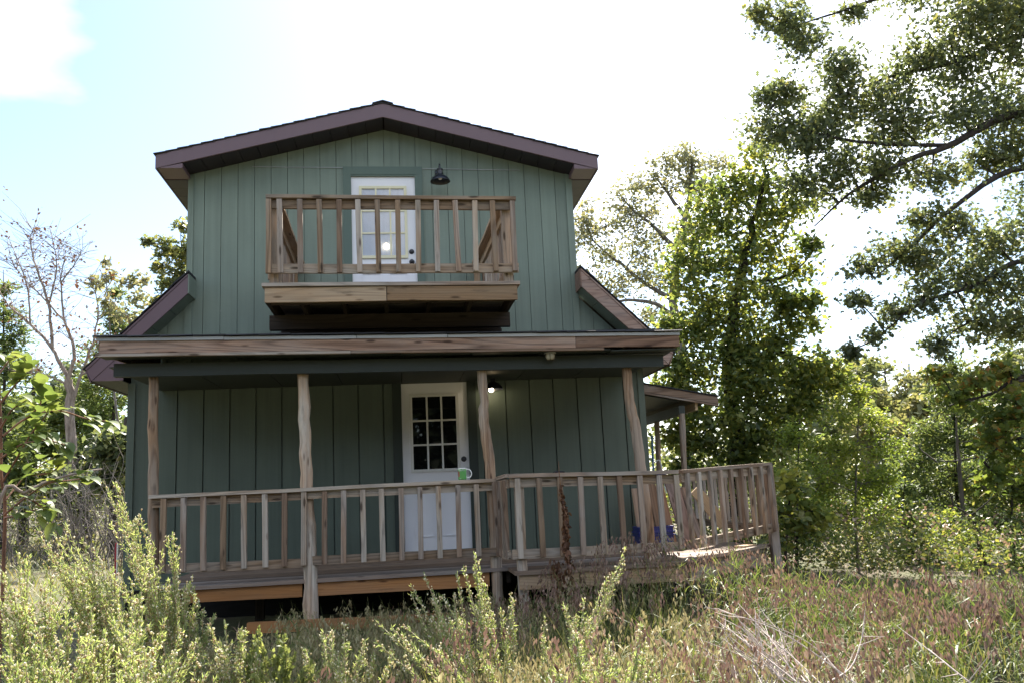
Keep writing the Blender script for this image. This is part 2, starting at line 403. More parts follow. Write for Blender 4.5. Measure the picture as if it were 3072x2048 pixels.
while g < 6.2:                                           # upper boards, eight inch grooves
    a, b = max(g+.003, -.04), min(g+.2032-.003, 6.21)
    if b > a+.01:
        for s in ([(a, b)] if not (a < .56 < b or a < 5.47 < b) else [(a, .559 if a < .56 else 5.469), (.561 if a < .56 else 5.471, b)]):
            siding(s[0], s[1], 3.22, up_outline, P_GREEN, [(D2[0], D2[1], D2[2], D2[3])])
    g += .2032
xs = [-.055]+[.185+.3048*i for i in range(20)]+[6.225]   # lower boards, twelve inch channels
for a, b in zip(xs[:-1], xs[1:]):
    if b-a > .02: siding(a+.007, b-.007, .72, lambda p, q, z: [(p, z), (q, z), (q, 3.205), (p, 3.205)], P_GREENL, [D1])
for a, b, z0, z1 in ((.555, .64, 3.3, 5.72), (5.38, 5.465, 3.3, 5.72), (-.075, .01, .72, 3.12), (6.165, 6.245, .72, 3.12)):
    prism('corner_trim', [(a, z0), (b, z0), (b, top_z(b) if z1 > 5 else z1), (a, top_z(a) if z1 > 5 else z1)], -.022, -.002, P_GREEN if z1 > 5 else P_GREENL, CAB)
prism('side_wall', [(0.04, .1), (DEPTH, .1), (DEPTH, 3.2), (0.04, 3.2)], -.055, .02, P_GREEN, CAB, 'x')
prism('side_wall', [(0.04, .1), (DEPTH, .1), (DEPTH, 3.2), (0.04, 3.2)], 6.15, 6.225, P_GREEN, CAB, 'x')
prism('side_wall', [(0.04, 3.9), (DEPTH, 3.9), (DEPTH, 5.72), (0.04, 5.72)], .56, .62, P_GREEN, CAB, 'x')
prism('side_wall', [(0.04, 3.9), (DEPTH, 3.9), (DEPTH, 5.72), (0.04, 5.72)], 5.4, 5.46, P_GREEN, CAB, 'x')
prism('back_wall', [(-.05, .1), (6.22, .1), (6.22, 3.1), (5.46, 3.9), (5.46, 5.7), (XC, 6.33), (.56, 5.7), (.56, 3.9), (-.05, 3.1)], DEPTH-.05, DEPTH, P_GREEN, CAB)
box('crawlspace_shade_sheet', (-.04, -.012, -.2), (6.2, .03, .715), W_CRAWL, CAB)  # black sheet added to paint the dark of the open crawlspace
box('floor_slab', (0.03, .06, .74), (6.14, DEPTH-.06, .9), W_DARK, CAB)
box('upper_floor', (.0, .06, 3.42), (6.1, DEPTH-.06, 3.62), W_DARK, CAB)
beam('wall_cable', (1.35, -.012, 5.845), (4.78, -.012, 5.80), .006, .006, METAL, CAB)
# --- upper roof
def slab(name, x0, z0, x1, z1, th, y0, y1, m, parent):     # sloped sheet, th measured straight down
    return prism(name, [(x0, z0), (x1, z1), (x1, z1-th), (x0, z0-th)], y0, y1, m, parent)
UR = slab('upper_roof', .29, PK+.165-SL*(XC-.29), XC, PK+.165, .12, -.365, DEPTH+.3, W_DARK, CAB)
slab('roof_deck', XC, PK+.165, 5.73, PK+.165-SL*(5.73-XC), .12, -.365, DEPTH+.3, W_DARK, UR)
def fz(x): return PK-SL*abs(x-XC)
for s in (-1, 1):
    xe = XC+s*2.72
    prism('fascia_board', [(XC, PK), (XC, PK+.178), (xe, fz(xe)+.178), (xe, fz(xe)+.01)], -.40, -.372, P_BROWN, UR)
    prism('eave_fascia', [(xe, fz(xe)+.0), (xe+s*.014, fz(xe)+.0), (xe+s*.014, fz(xe)+.175), (xe, fz(xe)+.175)], -.395, DEPTH+.3, P_BROWN, UR)
    prism('eave_return', [(xe-s*.002, fz(xe)+.012), (xe-s*.30, fz(xe)+.012), (xe-s*.30, fz(xe-s*.3)-.002), (xe-s*.002, fz(xe)+.013)], -.392, -.004, P_BROWN, UR)
    n = 11
    for i in range(n):                                     # gable soffit panels between fascia and wall
        xa, xb = XC+s*(.01+i*2.42/n), XC+s*(.01+(i+1)*2.42/n-.007)
        prism('soffit_panel', [(xa, fz(xa)+.03), (xb, fz(xb)+.03), (xb, fz(xb)+.004), (xa, fz(xa)+.004)], -.370, .03, P_SOFFIT, UR)
    y = -.3
    while y < DEPTH:                                       # boxed side eave
        prism('soffit_panel', [(xe-s*.002, fz(xe)+.02), (XC+s*2.455, fz(xe)+.02), (XC+s*2.455, fz(xe)+.006), (xe-s*.002, fz(xe)+.006)], max(y, .0)+.004, y+.3, P_SOFFIT, UR) if y+.3 > .01 else None
        y += .3
    nc = 20
    for i in range(nc):                                    # shingle courses, each lapping the one below
        a, b = 2.755*(1-i/nc), 2.755*(1-(i+1)/nc)-.03
        za, zb = PK+.182-SL*a+.012, PK+.182-SL*max(b, 0)+.002
        prism('shingle_course', [(XC+s*a, za-.004), (XC+s*a, za+.006+random.uniform(0, .004)), (XC+s*max(b, 0), zb+.006), (XC+s*max(b, 0), zb-.006)], -.418+random.uniform(-.006, .006), DEPTH+.3, SHINGLE, UR)
prism('ridge_cap', [(XC-.13, PK+.168), (XC, PK+.202), (XC+.13, PK+.168), (XC+.13, PK+.180), (XC, PK+.218), (XC-.13, PK+.180)], -.425, DEPTH+.3, SHINGLE, UR)
# --- lower gambrel roofs
for s, bm, cap in ((-1, P_BROWN, W_BARGE), (1, W_BARGE, W_BARGE)):
    X = lambda x: x if s < 0 else 6.11-x
    LR = prism('lower_roof', [(X(.56), 4.20), (X(-.44), 3.215), (X(-.40), 3.10), (X(.56), 4.05)], -.318, DEPTH, W_DARK, CAB)
    prism('barge_board', [(X(.667), 4.335), (X(.667), 4.125), (X(-.38), 3.117), (X(-.437), 3.238)], -.352, -.32, bm, LR)
    prism('barge_cap', [(X(.667), 4.362), (X(.667), 4.338), (X(-.437), 3.241), (X(-.45), 3.258)], -.362, -.318, bm, LR)
    prism('eave_closure', [(X(-.378), 3.115), (X(-.04), 3.112), (X(-.04), 3.175), (X(.03), 3.51)], -.345, -.323, bm, LR)
    prism('eave_closure', [(X(-.06), 3.116), (X(-.03), 3.114), (X(-.03), 3.17), (X(-.05), 3.20)], -.356, -.347, bm, LR)
    prism('barge_end', [(-.35, 4.125), (-.004, 4.125), (-.004, 4.362), (-.35, 4.362)], X(.668), X(.682), P_GREEN if s < 0 else W_BARGE, LR, 'x')
    prism('eave_fascia', [(X(-.44), 3.235), (X(-.452), 3.235), (X(-.395), 3.105), (X(-.385), 3.105)], -.35, DEPTH, bm, LR)
    for i in range(5):
        xa = -.36+i*.206; xb = xa+.198
        u = lambda x: 3.13+(x+.37)*.966
        prism('soffit_panel', [(X(xa), u(xa)+.02), (X(xb), u(xb)+.02), (X(xb), u(xb)), (X(xa), u(xa))], -.318, .03, P_GREEN, LR)
    for i in range(10):
        y = -.32+i*.72
        prism('soffit_panel', [(X(-.39), 3.128), (X(-.058), 3.128), (X(-.058), 3.114), (X(-.39), 3.114)], y+.003, y+.714, P_BEAM, LR)
    for i in range(7):
        a, b = -.475+i*.157, -.475+(i+1)*.157+.03
        ye = -.375+random.uniform(-.006, .006)
        poly = lambda x, d: (X(x), 3.236+(x+.475)*1.005+d)
        top = .56 if i == 6 else b
        prism('shingle_course', [poly(a, .012), poly(a, .026), poly(min(b, .66), .014), poly(min(b, .66), .002)], ye, -.003 if b > .56 else DEPTH, SHINGLE, LR)
    prism('shingle_course', [(X(.50), 4.225), (X(.50), 4.245), (X(.68), 4.402), (X(.68), 4.382)], -.378, -.006, SHINGLE, LR)
beam('wing_wire', (-.02, -.30, 3.88), (.13, -.36, 3.30), .008, .008, BK_RED, CAB)

# --- doors
def door(name, x0, z0, lab, frame_m, pane_m, lite_top, deadbolt, knob, depth):
    gx0, gx1 = x0+.097, x0+.703; gz1 = z0+1.895; gz0 = gz1-.962
    if pane_m is PANE_CLEAR:                                # a real opening behind the panes
        d = prism(name, [(x0, z0), (x0+.813, z0), (x0+.813, gz0+.01), (x0, gz0+.01)], depth, depth+.03, P_WHITE, CAB)
        for a, b_, c, e in ((x0, x0+.813, gz1-.01, z0+2.03), (x0, gx0+.01, gz0+.01, gz1-.01), (gx1-.01, x0+.813, gz0+.01, gz1-.01)): box('door_rail', (a, depth, c), (b_, depth+.03, e), P_WHITE, d)
    else: d = prism(name, [(x0, z0), (x0+.813, z0), (x0+.813, z0+2.03), (x0, z0+2.03)], depth, depth+.03, P_WHITE, CAB)
    y = depth
    fr = [(gx0, gx1, gz1-.036, gz1), (gx0, gx1, gz0, gz0+.036), (gx0, gx0+.034, gz0+.036, gz1-.036), (gx1-.034, gx1, gz0+.036, gz1-.036)]
    for a, b, c, e in fr: box('lite_frame', (a, y-.022, c), (b, y-.001, e), frame_m, d)
    ix0, ix1, iz0, iz1 = gx0+.034, gx1-.034, gz0+.036, gz1-.036
    for i in range(3):
        for j in range(3):
            pw, ph = (ix1-ix0)/3, (iz1-iz0)/3
            box('pane', (ix0+i*pw, y-.008, iz0+j*ph), (ix0+(i+1)*pw, y-.002, iz0+(j+1)*ph), pane_m, d)
    for i in (1, 2):
        xm = ix0+(ix1-ix0)*i/3; box('muntin', (xm-.011, y-.020, iz0), (xm+.011, y-.0085, iz1), frame_m, d)
        zm = iz0+(iz1-iz0)*i/3; box('muntin', (ix0, y-.018, zm-.011), (ix1, y-.0086, zm+.011), frame_m, d)
    for a in (x0+.12, x0+.46):                              # raised lower panels
        for (p, q, r_, s_) in ((a, a+.235, z0+.16, z0+.17), (a, a+.235, z0+.73, z0+.74), (a, a+.01, z0+.17, z0+.73), (a+.225, a+.235, z0+.17, z0+.73)):
            box('panel_molding', (p, y-.012, r_), (q, y-.0005, s_), P_WHITE, d)
    for zz, nm in ((deadbolt, 'deadbolt'), (knob, 'knob')):
        if zz is None: continue
        k = lathe(nm, [(0, -.045), (.022, -.044), (.028, -.034), (.028, -.02), (.015, -.012), (.033, -.008), (.034, 0)] if nm == 'knob' else [(0, -.02), (.024, -.02), (.030, -.012), (.034, 0)], (0, 0, 0), BLACK, d)
        k.matrix_basis = Matrix.Translation((x0+.748, y, zz)) @ Matrix.Rotation(R(-90), 4, 'X')
    return d
ld = door('front_door', 3.15, .985, None, P_WHITE2, PANE_LOW, 0, 2.06, 1.90, .004)
ud = door('balcony_door', 2.58, 3.69, None, P_CREAM, PANE_CLEAR, 0, 4.71, 4.575, .012)
def surround(nm, x0, x1, z0, z1, wd, m, yf):
    p = box(nm, (x0-wd, yf-.02, z1), (x1+wd, yf, z1+wd*1.1), m, CAB)
    box('side_casing', (x0-wd, yf-.021, z0), (x0, yf-.001, z1-.001), m, p)
    box('side_casing', (x1, yf-.021, z0), (x1+wd, yf-.001, z1-.001), m, p)
    return p
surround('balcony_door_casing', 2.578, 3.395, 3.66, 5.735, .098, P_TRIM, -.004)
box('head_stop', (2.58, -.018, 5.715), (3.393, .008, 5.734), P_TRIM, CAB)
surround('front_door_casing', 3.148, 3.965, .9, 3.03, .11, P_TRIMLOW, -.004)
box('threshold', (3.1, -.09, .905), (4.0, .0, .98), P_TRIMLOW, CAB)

# ================================================================== the porch
DK = .90
deck = box('porch_deck', (.78, -.02, DK-.05), (6.1, .03, DK-.035), W_DARK, CAB)
def seg_x(y): return 5.86+(y+2.47)*(7.14-5.86)/(2.47-1.42)   # diagonal deck edge
y = -1.925
bw = .142
k = 0
while y < -.06:
    y1 = min(y+bw-.006, -.024)
    xl = 1.06 if k == 0 else .93 if k == 1 else .80 if k < 4 else .73
    zt = DK+random.uniform(-.003, .003)
    prism('deck_board', [(xl, y), (min(seg_x(y), 7.12), y), (min(seg_x(y1), 7.12), y1), (xl-(.10 if k < 3 else 0), y1)], zt-.036, zt, W_DECK if k < 3 else W_DECKDIM, deck, 'z')
    y += bw; k += 1
y = -2.47
while y < -1.93:
    prism('deck_board', [(4.16, y), (seg_x(y), y), (seg_x(y+bw-.006), y+bw-.006), (4.16, y+bw-.006)], DK-.036, DK+random.uniform(-.003, .003), W_DECKDIM, deck, 'z'); y += bw-.006+.006
x = 6.26
while x < 7.1:
    box('deck_board', (x, -.015, DK-.037), (x+.135, 4.4, DK+random.uniform(-.003, .003)), W_DECKDIM, deck); x += .142
beam('edge_board', (5.80, -2.50, DK+.012), (7.10, -1.435, DK+.025), .13, .032, W_DECKDIM, deck)
beam('skirt_board', (1.06, -1.88, .812), (2.15, -1.88, .802), .036, .135, W_SKIRT, deck)
beam('skirt_board', (2.30, -1.88, .802), (3.97, -1.88, .792), .036, .135, W_SKIRT, deck)
beam('skirt_board', (.95, -1.80, .80), (.95, -.1, .80), .036, .15, W_SKIRT, deck)
beam('skirt_board', (4.20, -2.43, .80), (5.83, -2.43, .79), .036, .14, W_RIM, deck)
beam('skirt_board', (5.86, -2.40, .775), (7.06, -1.42, .80), .036, .145, W_GREY, deck)
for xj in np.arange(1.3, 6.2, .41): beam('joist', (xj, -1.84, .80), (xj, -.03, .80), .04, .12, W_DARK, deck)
for xp, yp in ((5.2, -2.38), (6.45, -1.8), (6.2, -1.0), (5.0, -1.0), (3.2, -1.0), (1.6, -.9), (6.9, -.6)):
    beam('pier', (xp, yp, .0), (xp, yp, .78), .09, .09, W_DARK, deck, (0, -1, 0))
beam('sleeper_beam', (1.66, -2.02, .497), (3.92, -2.02, .455), .09, .095, W_SKIRT, deck)
def log_post(pts, rad):
    P = spline(pts, 22); r = np.interp(np.linspace(0, 1, 22), np.linspace(0, 1, len(rad)), rad)
    r = r*(1+.035*rng.normal(size=22)); P[:, :2] += rng.normal(size=(22, 2))*.0035
    V, F = tube_arrays(P, r, 14, 0, .03)
    n = len(V); caps = [tuple(range(13, -1, -1)), tuple(range(n-14, n))]
    return obj('porch_post', V, [tuple(int(i) for i in f) for f in F]+caps, W_LOG, CAB, None, True)
log_post([(.755, -1.86, .2), (.752, -1.86, 1.2), (.742, -1.86, 1.9), (.722, -1.86, 2.5), (.72, -1.86, 2.95)], [.055, .053, .051, .047, .046])
log_post([(2.235, -1.90, .2), (2.228, -1.885, 1.0), (2.196, -1.85, 1.75), (2.182, -1.85, 2.3), (2.166, -1.85, 2.95)], [.070, .070, .063, .058, .056])
log_post([(4.055, -1.86, .2), (4.045, -1.86, 1.1), (4.03, -1.86, 1.75), (4.02, -1.86, 2.05), (3.985, -1.86, 2.35), (3.995, -1.86, 2.6), (3.978, -1.86, 2.95)], [.058, .056, .056, .055, .054, .046, .049])
log_post([(5.655, -1.86, .2), (5.63, -1.86, 1.3), (5.606, -1.86, 1.8), (5.585, -1.86, 2.2), (5.545, -1.86, 2.5), (5.525, -1.86, 2.9)], [.064, .062, .060, .057, .052, .053])
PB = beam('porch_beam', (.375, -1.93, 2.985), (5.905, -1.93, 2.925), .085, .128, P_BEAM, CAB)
PRf = prism('porch_roof', [(-2.13, 3.14), (-2.13, 3.205), (-.0, 3.475), (-.0, 3.43)], .30, 6.0, W_DARK, CAB, 'x')
def tilt(x): return 3.285-(x-.255)*(3.285-3.205)/(6.034-.255)    # the porch roof sags to the right
def fbeam(nm, xa, xb, dz, h, y, th, m): return beam(nm, (xa, y, tilt(xa)-dz), (xb, y, tilt(xb)-dz), th, h, m, PRf)
fbeam('fascia_board', .305, 4.93, .108, .118, -2.155, .03, W_FASCIA); fbeam('fascia_board', 4.934, 6.03, .108, .118, -2.155, .03, W_FASCIA)
fbeam('lower_trim_strip', .27, 2.66, .184, .026, -2.158, .05, W_GREY); fbeam('lower_trim_strip', 2.665, 5.22, .182, .026, -2.157, .05, W_GREY)
for a, b in ((.275, 1.45), (1.455, 2.72), (2.725, 3.62), (3.625, 6.035)): fbeam('drip_edge', a, b, .034+random.uniform(-.002, .002), .032, -2.178, .012, METAL)
for i in range(19):                                                  # first course of shingles over the drip edge
    xa = .25+i*.306
    prism('shingle', [(-2.205-random.uniform(0, .02), tilt(xa)-.014), (-2.205, tilt(xa)-.003+random.uniform(0, .006)), (-1.6, tilt(xa)+.075), (-1.6, tilt(xa)+.065)], xa, xa+.301, SHINGLE, PRf, 'x')
prism('shingle_field', [(-1.66, 3.27), (-1.66, 3.325), (-.02, 3.52), (-.02, 3.48)], .28, 6.02, SHINGLE, PRf, 'x')
for i in range(8):
    xa = .3+i*.715
    z = tilt(xa)-.20
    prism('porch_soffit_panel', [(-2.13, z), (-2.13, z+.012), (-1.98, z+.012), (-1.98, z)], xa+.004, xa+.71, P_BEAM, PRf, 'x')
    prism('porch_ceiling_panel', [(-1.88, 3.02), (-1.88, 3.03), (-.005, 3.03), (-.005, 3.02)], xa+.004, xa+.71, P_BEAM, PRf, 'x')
prism('end_board', [(-2.13, 3.12), (-2.13, 3.26), (-.05, 3.47), (-.05, 3.2)], .283, .30, W_FASCIA, PRf, 'x')
prism('end_board', [(-2.13, 3.04), (-2.13, 3.18), (-.05, 3.42), (-.05, 3.1)], 6.0, 6.018, W_FASCIA, PRf, 'x')
# --- railings
def baluster(par, x, y, zt, zb, nx=0, ny=-1, mats=(W_RAIL, W_GREY), wd=.05, th=.045, lean=.005):
    b = beam('baluster', (x+random.gauss(0, lean), y, zb), (x+random.gauss(0, lean), y, zt), th, wd, random.choice(mats), par, (1, 0, 0) if abs(ny) > abs(nx) else (0, 1, 0), .0018)
    return b
RL = beam('porch_railing', (.735, -1.945, 1.752), (4.075, -1.945, 1.758), .10, .034, W_RAIL, CAB)
for a, b in ((.755, 2.205), (2.21, 4.06)): beam('rail_board', (a, -1.93, 1.692+(.012 if a > 2 else 0)), (b, -1.93, 1.70), .034, .086, W_RAIL, RL)
for a, b in ((.80, 2.19), (2.20, 4.055)): beam('bottom_rail', (a, -1.93, 1.073), (b, -1.93, 1.055), .034, .083, W_RAIL, RL)
for i in range(17):
    x = .868+.1875*i
    baluster(RL, x, -1.967, 1.728, 1.043-(.018*i/17))
RT = beam('porch_railing', (4.085, -1.95, 1.77), (4.135, -2.40, 1.79), .05, .034, W_GREY, CAB)
beam('bottom_rail', (4.07, -1.95, 1.05), (4.125, -2.38, 1.05), .034, .083, W_RAIL, RT)
beam('rail_board', (4.085, -1.95, 1.705), (4.135, -2.38, 1.715), .034, .086, W_RAIL, RT)
for i in range(4):
    f = i/3; baluster(RT, 4.055+.06*f, -2.02-.33*f, 1.745, 1.02, 1, 0, th=.038)
RR = beam('porch_railing', (4.15, -2.41, 1.788), (5.815, -2.41, 1.752), .10, .036, W_GREY, CAB)
beam('rail_board', (4.155, -2.395, 1.722), (5.80, -2.395, 1.683), .034, .09, W_RAIL, RR)
beam('bottom_rail', (4.15, -2.395, 1.052), (5.82, -2.395, 1.037), .034, .088, W_RAIL, RR)
for x in (4.226, 4.432, 4.634, 4.834, 5.033, 5.224, 5.42, 5.62, 5.79): baluster(RR, x, -2.432, 1.76-(x-4.2)*.022, 1.015, mats=(W_GREY, W_RAIL))
beam('corner_post', (4.245, -2.35, .2), (4.245, -2.35, 1.77), .088, .088, W_RAIL, RR, (0, -1, 0))
p3a, p3b = Vector((5.84, -2.42, 0)), Vector((7.13, -1.58, 0)); dv = (p3b-p3a).normalized(); nv = Vector((dv.y, -dv.x, 0))
RS = beam('porch_railing', p3a+Vector((0, 0, 1.752)), p3b+Vector((0, 0, 1.80)), .09, .034, W_GREY, CAB)
beam('rail_board', p3a+Vector((0, 0, 1.69)), p3b+Vector((0, 0, 1.738)), .034, .085, W_RAIL, RS)
beam('bottom_rail', p3a+Vector((0, 0, 1.045)), p3b+dv*.06+Vector((0, 0, 1.125)), .034, .082, W_RAIL, RS)
for i in range(9):
    f = (i+.35)/8.6; q = p3a.lerp(p3b, f)+nv*.037
    beam('baluster', q+Vector((0, 0, 1.0+.085*f)), q+Vector((0, 0, 1.735+.05*f)), .038, .04, random.choice((W_GREY, W_GREY, W_RAIL)), RS, dv, .002)
for q in (p3b+dv*.02-nv*.03,): beam('end_post', (q.x, q.y, 0), (q.x, q.y, 1.78), .088, .088, W_GREY, RS, (0, -1, 0))
RB = beam('porch_railing', (7.16, -1.5, 1.78), (7.2, 1.25, 1.78), .09, .034, W_RAIL, CAB)
beam('bottom_rail', (7.16, -1.5, 1.10), (7.2, 1.25, 1.10), .034, .085, W_RAIL, RB)
for i in range(13): baluster(RB, 7.19, -1.3+.2*i, 1.77, 1.06, 1, 0, th=.038)
# --- balcony
def brail(x): return 4.572-(x-1.9)*.0115
BD = box('balcony_deck', (1.93, -2.40, 3.50), (4.27, -2.39, 3.66), W_DARK, CAB)
for k in range(17):
    y = -2.475+.1455*k; z = 3.705-.002*random.random()
    beam('deck_board', (1.852, y+.068, z-.016), (4.342, y+.068, z-.036), .138, .034, W_GREY if k == 0 else W_DECK, BD)
beam('rim_board', (1.878, -2.44, 3.588), (3.027, -2.44, 3.584), .034, .142, W_RIM, BD); beam('rim_board', (3.035, -2.443, 3.586), (4.312, -2.443, 3.572), .034, .142, W_RIM, BD)
for x in (1.89, 2.2, 2.6, 3.02, 3.45, 3.87, 4.29): beam('joist', (x, -2.41, 3.592), (x, -.02, 3.592), .038, .13, W_DARK, BD)
beam('support_beam', (1.825, -1.76, 3.455), (4.315, -1.76, 3.440), .08, .150, W_DARK, BD)
beam('support_beam', (1.90, -1.45, 3.44), (4.25, -1.45, 3.43), .08, .17, W_DARK, BD)
beam('support_beam', (1.80, -.86, 3.47), (4.335, -.86, 3.46), .04, .11, W_DARK, BD)
for x in (2.0, 3.05, 4.15): beam('support_block', (x, -1.5, 3.2), (x, -1.5, 3.36), .09, .09, W_DARK, BD, (0, -1, 0))
BR = beam('balcony_railing', (1.895, -2.475, brail(1.9)-.017), (4.335, -2.475, brail(4.33)-.017), .10, .034, W_RAIL, CAB)
beam('rail_board', (1.945, -2.465, brail(1.9)-.083), (4.325, -2.465, brail(4.3)-.083), .034, .085, W_RAIL, BR)
beam('bottom_rail', (1.91, -2.465, 3.842), (4.335, -2.465, 3.818), .034, .09, W_RAIL, BR)
for i in range(14):
    x = [1.915, 2.03, 2.217, 2.404, 2.59, 2.777, 2.967, 3.157, 3.351, 3.537, 3.731, 3.919, 4.107, 4.30][i]
    baluster(BR, x, -2.503, brail(x)-.045, 3.79-.012*i/13)
for s, x0, x1 in ((-1, 1.94, 1.90), (1, 4.26, 4.19)):
    beam('corner_post', (x0+(.02 if s < 0 else -.02), -2.38, 3.66), (x0+(.02 if s < 0 else -.02), -2.38, 4.53), .088, .088, W_RAIL, BR, (0, -1, 0))
    beam('wall_post', (x1-(.03 if s < 0 else .04), -.05, 3.66), (x1-(.03 if s < 0 else .04), -.05, 4.55), .07, .088, W_RIM, BR, (0, -1, 0))
    beam('side_rail_cap', (x0-s*.025, -2.43, 4.53), (x1-s*.025, -.02, 4.545), .14, .034, W_RIM, BR)
    beam('side_rail_board', (x0, -2.41, 4.47), (x1, -.02, 4.485), .034, .085, W_RIM, BR)
    beam('side_bottom_rail', (x0, -2.41, 3.84), (x1, -.02, 3.84), .034, .085, W_RIM, BR)
    for i in range(11):
        f = (i+.7)/11.5; xx = x0+(x1-x0)*f+s*.036
        baluster(BR, xx, -2.41+2.4*f, 4.52, 3.79, 1, 0, th=.036)
# --- lean-to over the side deck
SR = prism('side_porch_roof', [(6.235, 3.165), (7.75, 2.862), (7.75, 2.81), (6.235, 3.11)], 1.43, 4.8, W_DARK, CAB)
prism('barge_board', [(6.235, 3.165), (7.765, 2.858), (7.765, 2.752), (6.235, 3.055)], 1.395, 1.427, W_GREY, SR)
prism('lower_trim_strip', [(6.235, 3.05), (7.765, 2.747), (7.76, 2.722), (6.235, 3.025)], 1.40, 1.44, W_GREY, SR)
for i in range(7): prism('shingle_course', [(6.235+i*.22, 3.185-i*.0440), (6.235+(i+1)*.222, 3.185-(i+1)*.044), (6.235+(i+1)*.222, 3.172-(i+1)*.044), (6.235+i*.22, 3.172-i*.044)], 1.37+random.uniform(-.008, .008), 4.8, SHINGLE, SR)
beam('side_beam', (7.23, 1.47, 2.69), (7.23, 4.6, 2.69), .09, .13, P_BEAM, SR)
beam('rafter_tail', (7.45, 1.46, 2.735), (7.45, 4.6, 2.735), .04, .11, W_PLY, SR)
prism('side_ceiling', [(6.235, 3.02), (7.2, 2.83), (7.2, 2.815), (6.235, 3.005)], 1.45, 4.7, P_BEAM, SR)
for yy in (1.5, 2.75, 4.3):
    P = spline([(7.18, yy, 0), (7.19, yy, 1.4), (7.23, yy, 2.64)], 16); V, F = tube_arrays(P, .046*(1+.05*rng.normal(size=16)), 10, 0, .03)
    obj('side_post', V, F, W_LOG, SR, None, True)
# ================================================================== things on and about the porch
def barn_lamp(c, lab, lit):
    t = thing('barn_lamp', c, lab, 'wall lamp')
    x, y, z = c
    sh = lathe('shade', [(.127, 0), (.124, .012), (.105, .045), (.07, .075), (.036, .092), (.034, .105), (.034, .155), (.030, .165), (.018, .172), (0, .176)], (x, y, z), BLACK, t, 32)
    lathe('shade_lining', [(.125, .001), (.122, .013), (.103, .045), (.066, .072), (.0, .088)], (x, y, z-.001), BLACK, sh, 32)
    lathe('collar', [(.034, 0), (.040, .004), (.040, .018), (.034, .022)], (x, y, z+.15), BLACK, sh, 24)
    P = spline([(x, y, z+.17), (x, y, z+.21), (x, y+.04, z+.25), (x, y+.12, z+.245), (x, -.03, z+.21)], 14)
    V, F = tube_arrays(P, .009, 8); obj('gooseneck', V, F, BLACK, t, None, True)
    pl = lathe('wall_plate', [(0, 0), (.05, 0), (.055, .012), (.055, .02)], (0, 0, 0), BLACK, t, 24)
    pl.matrix_basis = Matrix.Translation((x, -.03, z+.21)) @ Matrix.Rotation(R(-90), 4, 'X')
    m, tt, b = mat('lit_bulb' if lit else 'unlit_bulb')
    b.inputs['Base Color'].default_value = (.8, .78, .72, 1)
    if lit: b.inputs['Emission Color'].default_value = (1, .86, .62, 1); b.inputs['Emission Strength'].default_value = 9
    bl = lathe('bulb', [(0, -.012), (.014, -.009), (.026, .002), (.030, .018), (.024, .036), (.014, .05)], (x-(.023 if lit else 0), y, z-(.022 if lit else -.035)), m, t, 16)
    return t
barn_lamp((3.71, -.25, 5.553), 'black gooseneck barn lamp on the upper wall beside the balcony door', False)
barn_lamp((4.275, -.2, 2.886), 'lit barn lamp under the porch ceiling right of the front door', True)
pd = bpy.data.lights.new('porch_lamp_light', 'POINT'); po = bpy.data.objects.new('porch_lamp_light', pd); COL.objects.link(po)
po.location = (4.275, -.2, 2.835); pd.energy = .16; pd.color = (1, .74, .42); pd.shadow_soft_size = .022
t = thing('jar_light', (4.68, -2.055, 3.03), 'small caged jar light fixed under the porch roof edge', 'ceiling light')
lathe('base', [(0, 0), (.062, 0), (.062, -.014), (.05, -.02)], (4.68, -2.055, 3.03), METAL, t)
lathe('jar', [(.048, -.02), (.05, -.05), (.046, -.068), (.03, -.076), (0, -.078)], (4.68, -2.055, 3.03), JAR, t)
for i in range(6):
    a = i*math.pi/3+.3; P = [(4.68+r*math.cos(a), -2.055+r*math.sin(a), 3.03+z) for r, z in ((.056, -.015), (.056, -.055), (.03, -.084), (.004, -.086))]
    V, F = tube_arrays(spline(P, 8), .0028, 5); obj('cage_wire', V, F, BK_DARK, t)
# curtain added for the panes' reflected sky tone, and lit bulb behind the glass
V, F = [], []
for i in range(41):
    x = 2.66+.655*i/40; V += [(x, .026+.004*math.sin(i*1.1), 4.60), (x, .026+.004*math.sin(i*1.1+.3), 5.60)]
F = [(2*i, 2*i+2, 2*i+3, 2*i+1) for i in range(40)]
tag(obj('sky_tone_sheet', V, F, PANE_BACKING, None, None, True), 'pale blue curtain added behind the balcony door panes for their sky tone', 'backing')
m, tt, b = mat('warm_bulb_glass'); b.inputs['Base Color'].default_value = (.9, .8, .6, 1); b.inputs['Emission Color'].default_value = (1, .82, .55, 1); b.inputs['Emission Strength'].default_value = 1.6
t = thing('night_light', (3.01, .016, 4.80), 'small warm glowing bulb low behind the balcony door glass', 'bulb')
lathe('bulb', [(0, -.034), (.018, -.03), (.031, -.012), (.034, .005), (.024, .028), (.012, .044)], (3.01, .010, 4.78), m, t, 16).scale = (1, .3, 1)
t.children[0].matrix_basis = Matrix.Translation((0, .010*.7, 0)) @ Matrix.Diagonal((1, .3, 1, 1))
lathe('socket', [(.0125, .044), (.0125, .07), (0, .07)], (3.01, .012, 4.78), WHITEP, t, 12)
